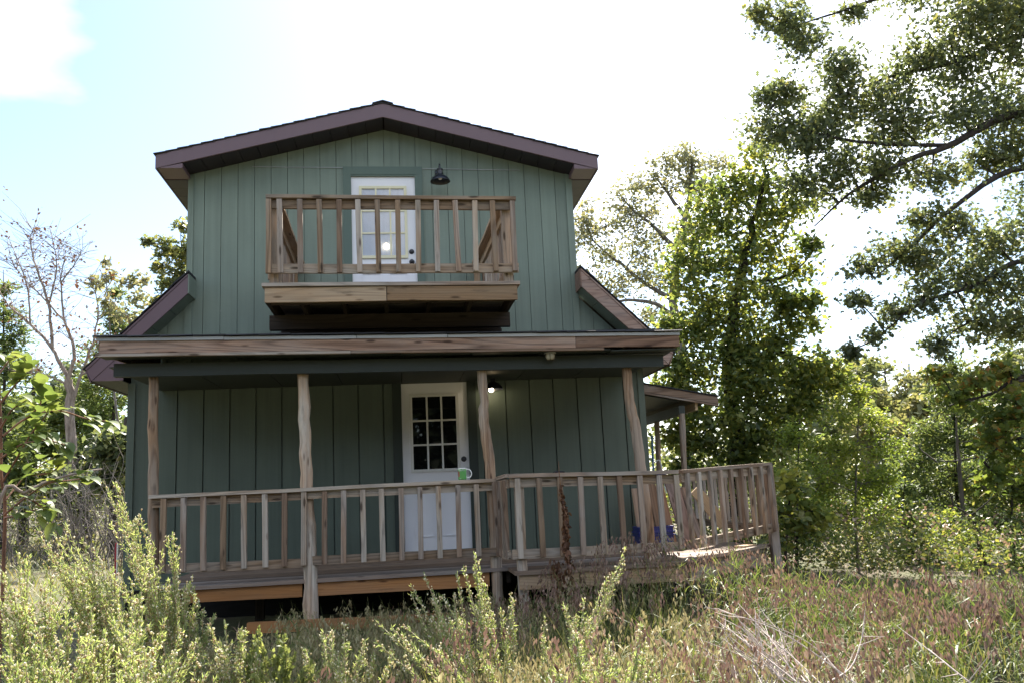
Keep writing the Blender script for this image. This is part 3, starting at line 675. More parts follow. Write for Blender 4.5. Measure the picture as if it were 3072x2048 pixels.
# mug
mx_, my_, mz_ = 3.735, -1.95, 1.778
t = thing('mug', (mx_, my_, mz_), 'green coffee mug with white rim and handle standing on the porch railing', 'mug')
mb = lathe('cup', [(0, 0), (.038, 0), (.042, .004), (.043, .01), (.043, .108)], (mx_, my_, mz_), GREENG, t, 28)
lathe('rim', [(.043, .106), (.0435, .108), (.0435, .116), (.039, .117), (.038, .1), (.037, .02), (0, .012)], (mx_, my_, mz_), WHITEP, t, 28)
P = spline([(mx_+.036, my_, mz_+.098), (mx_+.07, my_, mz_+.10), (mx_+.093, my_, mz_+.06), (mx_+.075, my_, mz_+.022), (mx_+.036, my_, mz_+.02)], 18)
V, F = tube_arrays(P, .0062, 8); obj('handle', V, F, WHITEP, t, None, True)
prism('print_band', [(mx_+.0425*math.cos(a), my_+.0425*math.sin(a)) for a in np.linspace(-.35, .1, 5)]+[(mx_+.0445*math.cos(a), my_+.0445*math.sin(a)) for a in np.linspace(.1, -.35, 5)], mz_+.002, mz_+.106, WHITEP, t, 'z')
prism('print_band', [(mx_+.0425*math.cos(a), my_+.0425*math.sin(a)) for a in np.linspace(-2.75, -2.35, 5)]+[(mx_+.0443*math.cos(a), my_+.0443*math.sin(a)) for a in np.linspace(-2.35, -2.75, 5)], mz_+.03, mz_+.085, REDP, t, 'z')
fc = bpy.data.curves.new('lettering', 'FONT'); fc.body = 'OUTE'; fc.size = .022; fc.extrude = .0008; fc.align_x = 'CENTER'
fc.materials.append(WHITEP)
def letters(c):
    tmp = bpy.data.objects.new('lettering', c); COL.objects.link(tmp); me = bpy.data.meshes.new_from_object(tmp); bpy.data.objects.remove(tmp); me.name = 'lettering'
    return bpy.data.objects.new('lettering', me)
fo = letters(fc); link(fo, t, Matrix.Translation((mx_-.008, my_-.0455, mz_+.086)) @ Matrix.Rotation(R(90), 4, 'X'))
fc2 = fc.copy(); fc2.body = 'U'; fc2.size = .016; fo2 = letters(fc2); link(fo2, t, Matrix.Translation((mx_-.022, my_-.041, mz_+.008)) @ Matrix.Rotation(R(90), 4, 'X'))
# dark cluster on the rail
a = Acc()
ico = [(0, 0, 1), (.89, 0, .45), (.28, .85, .45), (-.72, .53, .45), (-.72, -.53, .45), (.28, -.85, .45), (.72, .53, -.45), (-.28, .85, -.45), (-.89, 0, -.45), (-.28, -.85, -.45), (.72, -.53, -.45), (0, 0, -1)]
icf = np.array([(0, 1, 2), (0, 2, 3), (0, 3, 4), (0, 4, 5), (0, 5, 1), (1, 6, 2), (2, 7, 3), (3, 8, 4), (4, 9, 5), (5, 10, 1), (6, 7, 2), (7, 8, 3), (8, 9, 4), (9, 10, 5), (10, 6, 1), (11, 7, 6), (11, 8, 7), (11, 9, 8), (11, 10, 9), (11, 6, 10)])
icv = np.array(ico)
for i in range(46):
    s = rng.normal(size=3)*[.030, .012, .006]; s[0] = np.clip(s[0], -.06, .06)
    a.add(icv*rng.uniform(.005, .009)+[4.64+s[0], -2.42+s[1], 1.797+abs(s[2])], icf)
tag(a.make('berry_cluster', BERRY, None, True), 'lumpy cluster of black dried berries lying on the railing cap', 'berries')
# blue crate
def crate(c, w_, d_, h_):
    t = thing('storage_crate', c, 'dark blue plastic crate on the deck in front of the leaning timber slabs', 'crate')
    x, y, z = c
    for nm, a_, b_ in (('crate_wall', (x-w_/2, y-d_/2, z), (x+w_/2, y-d_/2+.008, z+h_)), ('crate_wall', (x-w_/2, y+d_/2-.008, z), (x+w_/2, y+d_/2, z+h_)), ('crate_wall', (x-w_/2, y-d_/2+.009, z), (x-w_/2+.008, y+d_/2-.009, z+h_)), ('crate_wall', (x+w_/2-.008, y-d_/2+.009, z), (x+w_/2, y+d_/2-.009, z+h_)), ('crate_floor', (x-w_/2+.009, y-d_/2+.009, z), (x+w_/2-.009, y+d_/2-.009, z+.01))): box(nm, a_, b_, BLUE, t)
    for dz, th, ex in ((h_-.012, .012, .012), (h_-.075, .022, .02), (h_-.105, .010, .026)):
        for a_, b_ in (((x-w_/2-ex, y-d_/2-ex, z+dz), (x+w_/2+ex, y-d_/2-.001, z+dz+th)), ((x-w_/2-ex, y-d_/2, z+dz), (x-w_/2-.001, y+d_/2, z+dz+th)), ((x+w_/2+.001, y-d_/2, z+dz), (x+w_/2+ex, y+d_/2, z+dz+th))): box('crate_lip', a_, b_, BLUE, t)
crate((6.07, -.55, .905), .40, .30, .25)
for i, (xb, xt, yb, yt, zt, wd, th, mm, lab) in enumerate((
    (5.955, 5.945, -.22, -.05, 1.60, .07, .03, W_SLAB, 'narrow grey timber slab leaning at the left end of the stack behind the crate'),
    (6.07, 6.04, -.24, -.06, 1.66, .12, .03, W_SLAB, 'dark rough timber slab leaning second from left behind the crate'),
    (6.20, 6.15, -.26, -.07, 1.64, .10, .035, W_SLAB, 'brown timber slab leaning in the middle of the stack behind the crate'),
    (6.31, 6.25, -.28, -.08, 1.63, .10, .03, W_SLAB, 'split timber slab leaning behind the widest board'),
    (6.44, 6.37, -.50, -.20, 1.66, .16, .035, W_BARGE, 'wide reddish board standing against the railing right of the crate'),
    (6.58, 6.50, -.55, -.2, 1.58, .07, .05, W_GREY, 'rounded grey pole leaning right of the wide reddish board'))):
    o = beam('timber_slab', (xb, yb-.25, .905), (xt, yt-.25, zt), wd, th, mm, None, (0, -1, .2), .004)
    WM[o.name] = o.matrix_basis.copy(); tag(o, lab, 'timber slab', 'timber slabs leaning on the side deck')
o = beam('brace_board', (6.60, -.62, 1.56), (6.96, -.52, 1.12), .02, .14, W_PLY, None, (0.7, 0, .7)); tag(o, 'pale fresh board leaning diagonally behind the angled railing', 'board')
o = beam('offcut_board', (6.66, -1.70, .945), (6.86, -1.56, .945), .12, .02, W_PLY, None); tag(o, 'small pale board offcut lying on the deck below the angled railing', 'board')
# hand truck on the side deck
t = thing('hand_truck', (7.0, 2.2, .9), 'light blue hand truck with white bent handle beyond the corner post', 'hand truck')
for nm, P, r, m_ in (('upright', [(6.90, 2.15, .95), (6.965, 2.2, 2.38)], .018, LBLUE), ('handle', [(6.92, 2.1, 1.95), (6.99, 2.1, 1.99), (7.04, 2.1, 1.95), (7.09, 2.1, 1.5)], .010, WHITEP), ('upright', [(7.09, 2.15, .95), (7.08, 2.2, 1.6)], .018, LBLUE), ('cross_bar', [(6.92, 2.17, 1.4), (7.09, 2.17, 1.4)], .014, LBLUE)):
    V, F = tube_arrays(spline(P, 10), r, 8); obj(nm, V, F, m_, t, None, True)
box('load_plate', (6.86, 2.0, .905), (7.13, 2.2, .925), LBLUE, t)
for i in range(3): beam('blue_strap_roll', (6.95, 2.05+.03*i, 1.72+.03*i), (7.10, 2.05+.03*i, 1.74+.03*i), .07, .07, BLUE, t)
# marker stake on the lawn
t = thing('marker_stake', (-1.07, 3.0, float(ground_z(-1.07, 3))), 'thin red and white marker stake on the lawn left of the cabin', 'stake')
gz = float(ground_z(-1.07, 3)); box('red_side', (-1.10, 2.98, gz-.1), (-1.075, 3.01, 1.16), REDP, t); box('white_side', (-1.074, 2.98, gz-.1), (-1.058, 3.01, 1.155), WHITEP, t)
# ================================================================== plants
def rand_frames(n, upb=.6, tilt_=1.):
    """n random leaf frames: a (along), b (across), c (normal)"""
    nrm = rng.normal(size=(n, 3))*tilt_; nrm[:, 2] = np.abs(nrm[:, 2])+upb
    nrm /= np.linalg.norm(nrm, axis=1)[:, None]
    d = rng.normal(size=(n, 3)); a = d-(d*nrm).sum(1)[:, None]*nrm; a /= np.linalg.norm(a, axis=1)[:, None]
    return a, np.cross(nrm, a), nrm
LEAF = {  # template vertices (along, across, normal) and quads
    'kite': (np.array([(0, 0, 0), (.45, .30, .06), (1, 0, -.05), (.45, -.30, .06)]), np.array([(0, 1, 2, 3)])),
    'oval': (np.array([(0, 0, 0), (.3, .27, .05), (.7, .24, .03), (1, 0, -.08), (.7, -.24, .03), (.3, -.27, .05)]), np.array([(0, 1, 2, 3), (0, 3, 4, 5)])),
    'lobed': (np.array([(0, 0, 0), (.22, .13, .02), (.36, .34, .05), (.50, .14, .02), (.70, .36, .03), (.80, .12, 0), (1, 0, -.08), (.80, -.12, 0), (.70, -.36, .03), (.50, -.14, .02), (.36, -.34, .05), (.22, -.13, .02)]),
              np.array([(0, 1, 11, 0), (1, 2, 3, 1), (3, 9, 11, 1), (11, 9, 10, 11), (3, 4, 5, 3), (3, 5, 7, 9), (9, 7, 8, 9), (5, 6, 7, 5)])),
    'spray': (np.array([(0, 0, 0), (.4, .16, .04), (1, .05, 0), (1, -.05, 0), (.5, -.2, .03)]), np.array([(0, 1, 2, 3), (0, 3, 4, 4)])),
    'needle': (np.array([(0, 0, 0), (.5, .10, .03), (1, 0, 0), (.5, -.10, .03)]), np.array([(0, 1, 2, 3)])),
    'thread': (np.array([(0, 0, 0), (.5, .035, .04), (1, 0, 0), (.5, -.035, .04)]), np.array([(0, 1, 2, 3)])),
    'spike': (np.array([(0, 0, 0), (.35, .17, .03), (1, 0, -.03), (.35, -.17, .03)]), np.array([(0, 1, 2, 3)])),
    'blade': (np.array([(0, .06, 0), (0, -.06, 0), (.5, .06, .06), (.5, -.06, .06), (1, 0, -.02)]), np.array([(0, 1, 3, 2), (2, 3, 4, 4)])),
}
LEAF['lobed'] = (LEAF['lobed'][0], np.array([(0, 1, 3, 11), (1, 2, 3, 3), (11, 3, 9, 10), (3, 4, 5, 9), (9, 5, 7, 8), (5, 6, 7, 7)]))
def leaves(acc, P, size, kind='kite', upb=.6, tone=None, tilt_=1., along=None, var=.3):
    n = len(P); T, Q = LEAF[kind]; m = len(T)
    a, b, c = rand_frames(n, upb, tilt_)
    if along is not None:
        a = along/np.linalg.norm(along, axis=1)[:, None]; r_ = rng.normal(size=(n, 3)); b = np.cross(r_, a); b /= np.linalg.norm(b, axis=1)[:, None]; c = np.cross(a, b)
    s = np.asarray(size)*(1+var*rng.uniform(-1, 1, n))
    V = P[:, None, :]+s[:, None, None]*(T[None, :, 0, None]*a[:, None]+T[None, :, 1, None]*b[:, None]+T[None, :, 2, None]*c[:, None])
    F = (np.arange(n)*m)[:, None, None]+Q[None]
    if tone is None: tone = rng.uniform(0, 1, n)
    acc.add(V.reshape(-1, 3), F.reshape(-1, 4), np.repeat(np.clip(tone, 0, 1), m))
def clean(F):
    return F
def fix_quads(V, F):
    return F
class TreeB:
    """trunk and limbs (tubes) + crown (leaves), all at their real places"""
    def __init__(s, name, base, label, cat='tree', group=None):
        s.t = thing(name, base, label, cat, group); s.wood = Acc(); s.limbs = Acc(); s.leaf = Acc(); s.paths = []
    def trunk(s, pts, r0, r1, k=9):
        P = spline(pts, max(8, 4*len(pts))); n = len(P); P[1:-1, :] += rng.normal(size=(n-2, 3))*r0*.12
        r = np.linspace(r0, r1, n); r[0] *= 1.35
        s.wood.tube(P, r, k); s.paths.append(P)
    def limb(s, pts, r0, r1, k=6, wob=.05):
        P = spline(pts, max(7, 4*len(pts))); n = len(P); L_ = np.linalg.norm(P[-1]-P[0]); P[1:-1] += rng.normal(size=(n-2, 3))*wob*.25*L_/max(n, 1)*2
        s.limbs.tube(P, np.linspace(r0, r1, n), k); s.paths.append(P)
    def near(s, c, drop=.5):
        c = np.asarray(c); best = None
        for P in s.paths:
            d = np.linalg.norm(P-c, axis=1)+drop*np.clip(P[:, 2]-c[2], 0, 9); i = int(d.argmin())
            if best is None or d[i] < best[0]: best = (d[i], P[i])
        return best[1]
    def cluster(s, c, r, n, size, kind, tone=(.3, .25), flat=.75, twigs=7, upb=.6, grow=True, tilt_=1., sprig=.22, r_l=.018):
        c = np.asarray(c, float)
        if grow:
            q = s.near(c); mid = (q+c)/2+np.array([0, 0, .12*np.linalg.norm(c-q)])*rng.uniform(-.4, 1)
            s.limb([q, mid, c], r_l*(.7+r), .006)
        u = rng.normal(size=(twigs, 3)); u /= np.linalg.norm(u, axis=1)[:, None]
        E_ = c+u*r*np.array([1, 1, flat])*rng.uniform(.55, 1.05, (twigs, 1))
        pts = []; m = max(1, n//twigs)
        for e in E_:
            if grow: s.limbs.tube(np.array([c, (c+e)/2+rng.normal(size=3)*.06*r, e]), [.008, .006, .003], 3)
            tt = rng.uniform(.25, 1.05, (m, 1))**.8
            pts.append(c+(e-c)*tt+rng.normal(size=(m, 3))*r*sprig*np.array([1, 1, .8]))
        pts = np.concatenate(pts)
        leaves(s.leaf, pts, size, kind, upb, rng.normal(tone[0], tone[1], len(pts))+rng.normal()*.10, tilt_)
    def make(s, bark_m, leaf_m):
        if s.wood.n: s.wood.make('trunk', bark_m, s.t, True)
        if s.limbs.n: s.limbs.make('branches', bark_m, s.t, True)
        if s.leaf.n: s.leaf.make('crown', leaf_m, s.t)
        return s.t
def gpt(p): return (p[0], p[1], float(ground_z(p[0], p[1]))-.05)

# --- big oak reaching in from the right
T = TreeB('oak_tree', gpt((16.07, 2.26, -0.11)), 'large dark green oak reaching over from beyond the right edge, lobed leaves')
T.trunk([gpt((16.07, 2.26, -0.11)), (16.07, 1.77, 2.70), (15.93, 1.29, 5.51), (15.86, 0.81, 8.33), (15.79, 0.33, 11.14)], .30, .12, 12)
for pts, r0 in (([(16.00, 1.53, 4.11), (14.06, 1.11, 5.68), (12.99, 1.05, 6.27), (11.87, 1.19, 5.72), (11.11, 1.41, 5.08), (10.56, 1.56, 4.64)], .11),
                ([(15.93, 1.29, 5.51), (14.25, 1.07, 6.91), (13.00, 0.99, 7.16), (11.83, 1.13, 6.67), (11.14, 1.26, 6.45), (10.36, 1.54, 6.06), (9.78, 1.81, 5.57)], .13),
                ([(15.84, 1.00, 7.27), (14.31, 0.99, 8.47), (13.32, 1.11, 8.55), (12.32, 1.31, 8.21), (11.26, 1.49, 8.02), (10.19, 1.69, 7.68)], .12),
                ([(15.81, 0.69, 9.03), (14.13, 0.80, 9.74), (12.36, 1.06, 9.62), (10.79, 1.34, 9.20), (9.72, 1.54, 8.90)], .10),
                ([(11.83, 1.13, 6.67), (10.66, 1.37, 6.80), (9.73, 1.64, 7.13), (9.27, 1.83, 7.59)], .05),
                ([(15.99, 1.66, 3.40), (13.71, 0.96, 4.44), (12.59, 0.86, 4.70), (11.78, 1.03, 4.35), (10.98, 1.18, 4.13), (10.32, 1.36, 3.64)], .08),
                ([(16.00, 1.78, 2.70), (13.43, 0.56, 2.83), (12.04, 0.54, 2.87), (11.52, 0.64, 2.68), (10.96, 0.74, 2.55)], .05),
                ([(15.82, 1.12, 6.57), (15.39, 1.94, 8.12), (14.40, 2.33, 8.38), (13.46, 2.61, 8.09)], .07)):
    T.limb(pts, r0*.72, .010, 8)
for (p, r) in (((9.51, 1.55, 8.98), .42), ((9.86, 1.56, 8.68), .5), ((10.24, 1.60, 8.17), .5), ((10.58, 1.65, 7.63), .6), ((9.48, 1.77, 7.75), .4), ((9.29, 1.89, 7.24), .5), ((9.75, 1.87, 7.00), .6), ((10.13, 1.69, 7.15), .6), ((10.36, 1.58, 6.44), .6), ((9.89, 1.86, 6.33), .5),
               ((10.65, 1.39, 9.07), .25), ((11.26, 1.50, 7.91), .5), ((10.97, 1.54, 7.32), .6), ((11.34, 1.36, 6.94), .65), ((11.69, 1.38, 8.31), .45), ((12.19, 1.26, 8.57), .7), ((12.70, 1.12, 8.97), .7), ((13.26, 1.07, 8.87), .7), ((13.17, 1.20, 8.17), .7), ((12.46, 1.34, 7.93), .6),
               ((12.10, 1.21, 7.18), .6), ((12.87, 1.20, 7.26), .6), ((11.61, 1.33, 6.28), .5), ((10.92, 1.42, 6.31), .45), ((10.76, 1.60, 6.01), .35), ((12.36, 1.30, 6.48), .45), ((12.99, 1.21, 6.52), .5), ((9.26, 2.08, 7.90), .3), ((9.13, 1.58, 9.14), .25),
               ((11.29, 1.30, 5.54), .32), ((10.91, 1.46, 4.96), .45), ((10.39, 1.55, 4.78), .3), ((10.20, 1.56, 4.30), .25), ((11.38, 1.40, 4.93), .5), ((11.87, 1.25, 5.38), .45), ((12.40, 1.13, 5.06), .6), ((11.78, 1.21, 4.53), .55), ((11.12, 1.24, 4.27), .4), ((10.64, 1.34, 4.03), .28), ((12.44, 1.15, 4.36), .6),
               ((11.77, 1.13, 3.83), .45), ((12.42, 1.07, 3.67), .5), ((9.95, 1.43, 3.49), .16), ((10.32, 1.34, 3.70), .2), ((11.17, 1.06, 3.50), .3), ((13.30, 1.12, 5.62), .8), ((13.71, 1.08, 7.29), .8), ((13.08, 0.91, 4.03), .8), ((13.90, 0.94, 9.12), .8), ((14.40, 1.36, 6.29), 1.), ((11.65, 1.17, 9.51), .6), ((10.95, 1.25, 9.62), .5), ((13.07, 0.94, 9.72), .8), ((15.15, 0.96, 8.01), 1.1), ((14.72, 1.24, 4.42), 1.1)):
    T.cluster(p, r, int(2100*max(r, .2)**1.4), .088, 'lobed', (.36, .24), .8, 9, .3, sprig=.30)
oakt = T.make(BK_DARK, LF_OAK)
T = TreeB('oak_tree', gpt((12.63, -0.42, 0.30)), 'low oak bough with yellow and rusty leaves at the right edge')
T.trunk([gpt((12.63, -0.42, 0.30)), (12.62, -0.71, 1.95), (12.50, -0.98, 3.61)], .10, .05, 8)
T.limb([(12.58, -0.80, 2.51), (11.81, -0.75, 2.82), (11.10, -0.65, 2.79), (10.64, -0.55, 2.57), (10.08, -0.46, 2.49)], .05, .008, 7)
T.limb([(12.45, -0.64, 1.69), (11.62, -0.58, 2.00), (10.90, -0.48, 1.98), (10.56, -0.39, 1.72)], .04, .008, 7)
for p, r in (((10.19, -0.49, 2.57), .22), ((10.53, -0.56, 2.71), .25), ((10.92, -0.64, 2.86), .3), ((10.74, -0.51, 2.26), .3), ((11.02, -0.57, 2.42), .35), ((10.68, -0.45, 1.99), .3), ((11.01, -0.48, 1.86), .35), ((10.03, -0.52, 2.85), .16), ((10.78, -0.38, 1.49), .3)):
    T.cluster(p, r, int(200*r/.3), .11, 'lobed', (.42, .26), .7, 6, .3, sprig=.3)
T.make(BK_DARK, leaf_mat('turning_oak_leaf', (.075, .115, .035), (.14, .18, .045), (.30, .13, .04), .5))

# --- dark hickory beside the cabin
T = TreeB('hickory_tree', gpt((9.13, 4.46, 1.42)), 'tall dark leafy tree with straight black trunk right behind the side porch')
T.trunk([gpt((9.13, 4.46, 1.42)), (9.14, 4.29, 2.43), (9.03, 4.14, 3.37), (9.12, 3.96, 4.30), (9.34, 3.74, 5.38), (9.60, 3.55, 6.30), (9.86, 3.38, 7.06)], .17, .035, 10)
T.limb([(9.19, 3.99, 4.06), (9.65, 3.75, 3.93), (10.05, 3.43, 3.71), (10.48, 3.21, 3.43), (10.81, 3.04, 2.98)], .05, .012)
T.limb([(9.30, 3.79, 5.14), (9.91, 3.50, 5.14), (10.31, 3.41, 5.35), (10.63, 3.31, 5.72)], .035, .006)
T.limb([(9.05, 4.16, 3.21), (9.67, 3.77, 3.22), (10.26, 3.51, 3.09)], .04, .01)
for p, r in (((9.71, 3.33, 7.46), .4), ((9.34, 3.47, 6.93), .4), ((9.97, 3.39, 6.90), .5), ((10.43, 3.40, 6.49), .4), ((9.49, 3.55, 6.38), .5), ((10.03, 3.51, 6.20), .5), ((9.01, 3.65, 6.17), .4), ((9.23, 3.70, 5.69), .5), ((9.78, 3.63, 5.67), .45), ((8.72, 3.81, 5.48), .45), ((9.22, 3.81, 5.07), .6), ((9.80, 3.64, 5.02), .5), ((10.10, 3.55, 4.75), .22), ((8.59, 3.93, 4.87), .4), ((8.85, 3.86, 4.52), .5),
               ((9.40, 3.80, 4.42), .5), ((9.94, 3.71, 4.55), .3), ((8.46, 3.96, 4.23), .4), ((8.88, 3.86, 3.89), .5), ((9.42, 3.79, 3.86), .45), ((8.03, 4.00, 3.77), .4), ((8.37, 3.89, 3.51), .5), ((9.06, 3.83, 3.33), .6), ((9.63, 3.62, 3.51), .5), ((10.12, 3.47, 3.40), .45), ((10.48, 3.21, 3.43), .42), ((10.68, 3.14, 3.11), .3), ((7.86, 4.11, 3.24), .3), ((8.20, 4.02, 2.91), .45), ((8.70, 3.88, 2.73), .55), ((9.35, 3.66, 2.91), .55), ((9.83, 3.51, 2.80), .45), ((10.24, 3.35, 2.85), .4), ((8.34, 4.10, 2.37), .4), ((8.95, 4.06, 2.11), .5), ((9.48, 3.75, 2.30), .5), ((9.97, 3.59, 2.27), .3), ((7.99, 4.23, 2.47), .35), ((7.71, 4.47, 3.05), .3), ((10.23, 3.42, 5.36), .4), ((10.47, 3.32, 5.73), .25), ((10.23, 3.50, 4.34), .3), ((10.47, 3.40, 4.71), .2), ((8.06, 4.17, 4.52), .35), ((8.23, 4.04, 5.14), .35), ((8.54, 3.74, 6.00), .4), ((8.78, 3.72, 6.52), .4), ((9.03, 3.63, 6.86), .4), ((8.29, 3.86, 5.54), .38), ((9.92, 3.59, 4.05), .35), ((8.09, 4.43, 1.85), .4), ((8.67, 4.29, 1.59), .4), ((9.36, 3.97, 1.71), .35)):
    yel = .40+.22*rng.random()
    T.cluster(p, r*1.08, int((1150 if p[2] > 4.6 else 1700)*max(r, .3)**1.3), .115, 'kite', (yel, .28), .8, 10, .3, sprig=.34)
T.make(BK_DARK, LF_MID)
# --- thin crown behind the cabin roof, leaves paled as if by flare
T = TreeB('post_oak_tree', gpt((11.03, 12.86, 1.72)), 'thin crowned tree with pale twisting limbs right of the upper storey')
T.trunk([gpt((11.03, 12.86, 1.72)), (11.03, 12.44, 4.13), (10.95, 12.18, 5.70), (10.79, 12.03, 6.67), (11.01, 11.72, 8.22), (11.35, 11.43, 9.65), (11.44, 11.25, 10.61)], .20, .035, 9)
for pts in ([(10.86, 12.11, 6.12), (10.30, 11.91, 6.53), (9.51, 11.70, 6.62), (8.75, 11.60, 6.61), (8.11, 11.30, 7.03)], [(10.79, 12.03, 6.67), (10.02, 12.04, 7.19), (9.30, 12.03, 7.82), (8.71, 12.02, 8.33), (8.37, 11.93, 9.07)], [(11.01, 11.77, 7.98), (10.30, 11.73, 8.74), (9.71, 11.72, 9.25), (9.35, 11.68, 9.75)], [(11.21, 11.57, 8.94), (10.69, 11.51, 9.68), (10.34, 11.47, 10.18)], [(11.00, 11.83, 7.62), (11.62, 11.65, 8.19), (12.01, 11.43, 9.14)]):
    T.limb(pts, .075, .012, 6, .12)
for p in ((8.49, 11.92, 9.07), (8.41, 12.05, 8.35), (8.97, 11.90, 8.80), (9.07, 12.03, 7.96), (8.45, 11.73, 7.26), (9.47, 11.71, 9.50), (9.96, 11.56, 9.96), (9.69, 11.81, 8.77), (10.19, 11.68, 9.11), (10.58, 11.42, 10.29), (11.07, 11.31, 10.57), (11.55, 11.26, 10.48), (10.87, 11.47, 9.79), (11.47, 11.41, 9.65), (11.90, 11.36, 9.63), (10.53, 11.79, 8.25), (9.92, 11.91, 8.04), (9.41, 12.12, 7.22), (9.90, 12.03, 7.31), (8.80, 11.77, 6.77), (11.26, 11.63, 8.57), (11.75, 11.59, 8.43), (10.62, 11.94, 7.28), (11.36, 11.81, 7.48), (12.22, 11.67, 10.52), (9.02, 11.82, 6.29), (10.18, 11.97, 6.29)):
    T.cluster(p, .70, 380, .105, 'oval', (.45, .25), .8, 10, .3, sprig=.20)
T.make(BK_GREY, LF_SPARSE)
# --- yellow green saplings and shrubs right of the deck
def sapling(base, top, blobs, lab, size, n, lm, bk, kind='kite', tone=(.45, .25), r0=.03, name='sapling', cat='tree', up_=.5):
    T = TreeB(name, gpt(base), lab, cat)
    b = gpt(base); T.trunk([b, tuple((np.array(b)*.6+np.array(top)*.4)+rng.normal(size=3)*.06), top], r0, .008, 6)
    for p, r in blobs: T.cluster(p, r, int(1.7*n*max(r, .2)**1.3), size, kind, tone, .8, 8, up_, sprig=.24, r_l=.010)
    return T.make(bk, lm)
sapling((9.96, 1.98, 0.33), (10.07, 1.50, 3.00), [((9.97, 1.54, 2.87), .3), ((10.22, 1.57, 2.47), .35), ((9.76, 1.63, 2.49), .3), ((9.49, 1.75, 2.04), .4), ((9.95, 1.69, 2.02), .4), ((10.41, 1.62, 2.07), .35), ((9.54, 1.82, 1.59), .4), ((10.06, 1.76, 1.50), .45), ((9.27, 1.91, 1.27), .3), ((9.72, 1.89, 1.05), .4), ((10.25, 1.82, 1.03), .4), ((10.46, 1.70, 1.54), .35)], 'slender yellow green sapling with thin dark stem right of the angled railing', .055, 1500, LF_YEL, BK_GREY)
sapling((8.59, 1.14, 0.35), (8.68, 0.76, 2.45), [((8.58, 0.81, 2.21), .3), ((8.81, 0.85, 1.84), .3), ((8.51, 0.91, 1.74), .3), ((8.74, 0.96, 1.24), .35), ((8.43, 1.02, 1.14), .3), ((8.91, 1.02, 0.81), .3), ((8.60, 1.06, 0.77), .3)], 'short fine leaved green sapling close behind the deck end post', .05, 1300, LF_YEL, BK_DARK, tone=(.2, .2))
sapling((7.78, -0.32, 0.52), (7.88, -0.52, 1.62), [((7.78, -0.51, 1.62), .2), ((7.93, -0.50, 1.46), .22), ((8.09, -0.48, 1.24), .22), ((7.77, -0.43, 1.20), .22), ((8.27, -0.49, 1.13), .18), ((7.98, -0.43, 1.03), .25), ((7.71, -0.37, 0.89), .2)], 'broad leaved shrub with yellow leaves touching the deck end post', .11, 420, LF_MID, BK_DARK, 'oval', (.7, .25), name='shrub', cat='shrub')
sapling((11.89, 3.84, -0.07), (11.89, 3.55, 1.59), [((11.89, 3.59, 1.36), .2), ((11.80, 3.67, 0.99), .35), ((11.98, 3.70, 0.68), .4), ((11.71, 3.78, 0.39), .45), ((12.01, 3.79, 0.15), .5)], 'small cone shaped dark cedar among the yellow green saplings', .09, 1700, LF_CEDAR, BK_DARK, 'spray', (.35, .25), name='cedar_tree')
sapling((13.48, 4.65, -0.07), (13.42, 4.01, 3.62), [((13.41, 4.04, 3.46), .3), ((13.20, 4.15, 2.99), .45), ((13.68, 4.12, 2.81), .5), ((12.98, 4.29, 2.36), .5), ((13.54, 4.25, 2.17), .55), ((13.99, 4.19, 2.15), .5), ((12.72, 4.44, 1.73), .55), ((13.28, 4.39, 1.54), .6), ((13.93, 4.31, 1.51), .55), ((12.79, 4.54, 1.08), .5), ((13.67, 4.46, 0.88), .55), ((13.18, 4.58, 0.58), .5)], 'tall green cedar with dark trunk and bare grey twigs inside', .10, 1300, LF_CEDAR, BK_DARK, 'spray', (.5, .28), .06, name='cedar_tree')
sapling((13.74, 3.63, -0.31), (13.80, 3.22, 2.02), [((13.72, 3.27, 1.80), .5), ((13.48, 3.38, 1.36), .5), ((13.89, 3.35, 1.19), .5), ((13.54, 3.47, 0.75), .5), ((13.91, 3.47, 0.51), .5), ((14.24, 3.27, 1.40), .6)], 'bushy bright green tree at the right edge above the meadow', .085, 1100, LF_MID, BK_DARK, 'kite', (.45, .25), .05)
sapling((11.80, 1.80, -0.02), (11.72, 1.65, 0.89), [((11.43, 1.68, 0.91), .25), ((11.29, 1.76, 0.59), .3), ((11.68, 1.71, 0.57), .25), ((12.01, 1.68, 0.49), .3), ((11.54, 1.77, 0.32), .3), ((12.33, 1.68, 0.21), .35)], 'low tangled shrub with pale yellow leaves at the meadow edge', .05, 900, LF_YEL, BK_DARK, 'kite', (.5, .3), .04, name='shrub', cat='shrub')
sapling((10.77, 2.94, 0.07), (10.79, 2.81, 0.84), [((10.65, 2.86, 0.64), .3), ((11.00, 2.83, 0.55), .3), ((10.43, 2.94, 0.37), .3), ((10.85, 2.91, 0.21), .35), ((10.14, 2.98, 0.31), .3)], 'low brushy shrub with brownish green leaves below the slender sapling', .06, 900, LF_SPARSE, BK_DARK, 'kite', (.5, .3), .03, name='shrub', cat='shrub')
T = TreeB('dead_shrub', gpt((12.22, 2.25, -0.02)), 'bare dark twisted trunk of a dead shrub at the meadow edge', 'shrub')
T.trunk([gpt((12.22, 2.25, -0.02)), (12.18, 2.16, 0.52), (12.05, 2.12, 0.86), (11.75, 2.12, 1.08)], .05, .012, 7)
for e in ((11.49, 2.11, 1.37), (12.44, 2.00, 1.25), (11.81, 2.20, 0.61), (12.63, 2.04, 0.84)): T.limb([T.near(e), tuple((np.array(T.near(e))+np.array(e))/2+rng.normal(size=3)*.06), e], .018, .004, 5, .2)
T.make(BK_DARK, LF_YEL)
T = TreeB('dead_tree', gpt((13.01, 3.84, 0.24)), 'bare grey twiggy dead tree standing inside the tall cedar')
T.trunk([gpt((13.01, 3.84, 0.24)), (12.98, 3.67, 1.23), (12.94, 3.56, 1.92), (12.92, 3.45, 2.53)], .055, .012, 7)
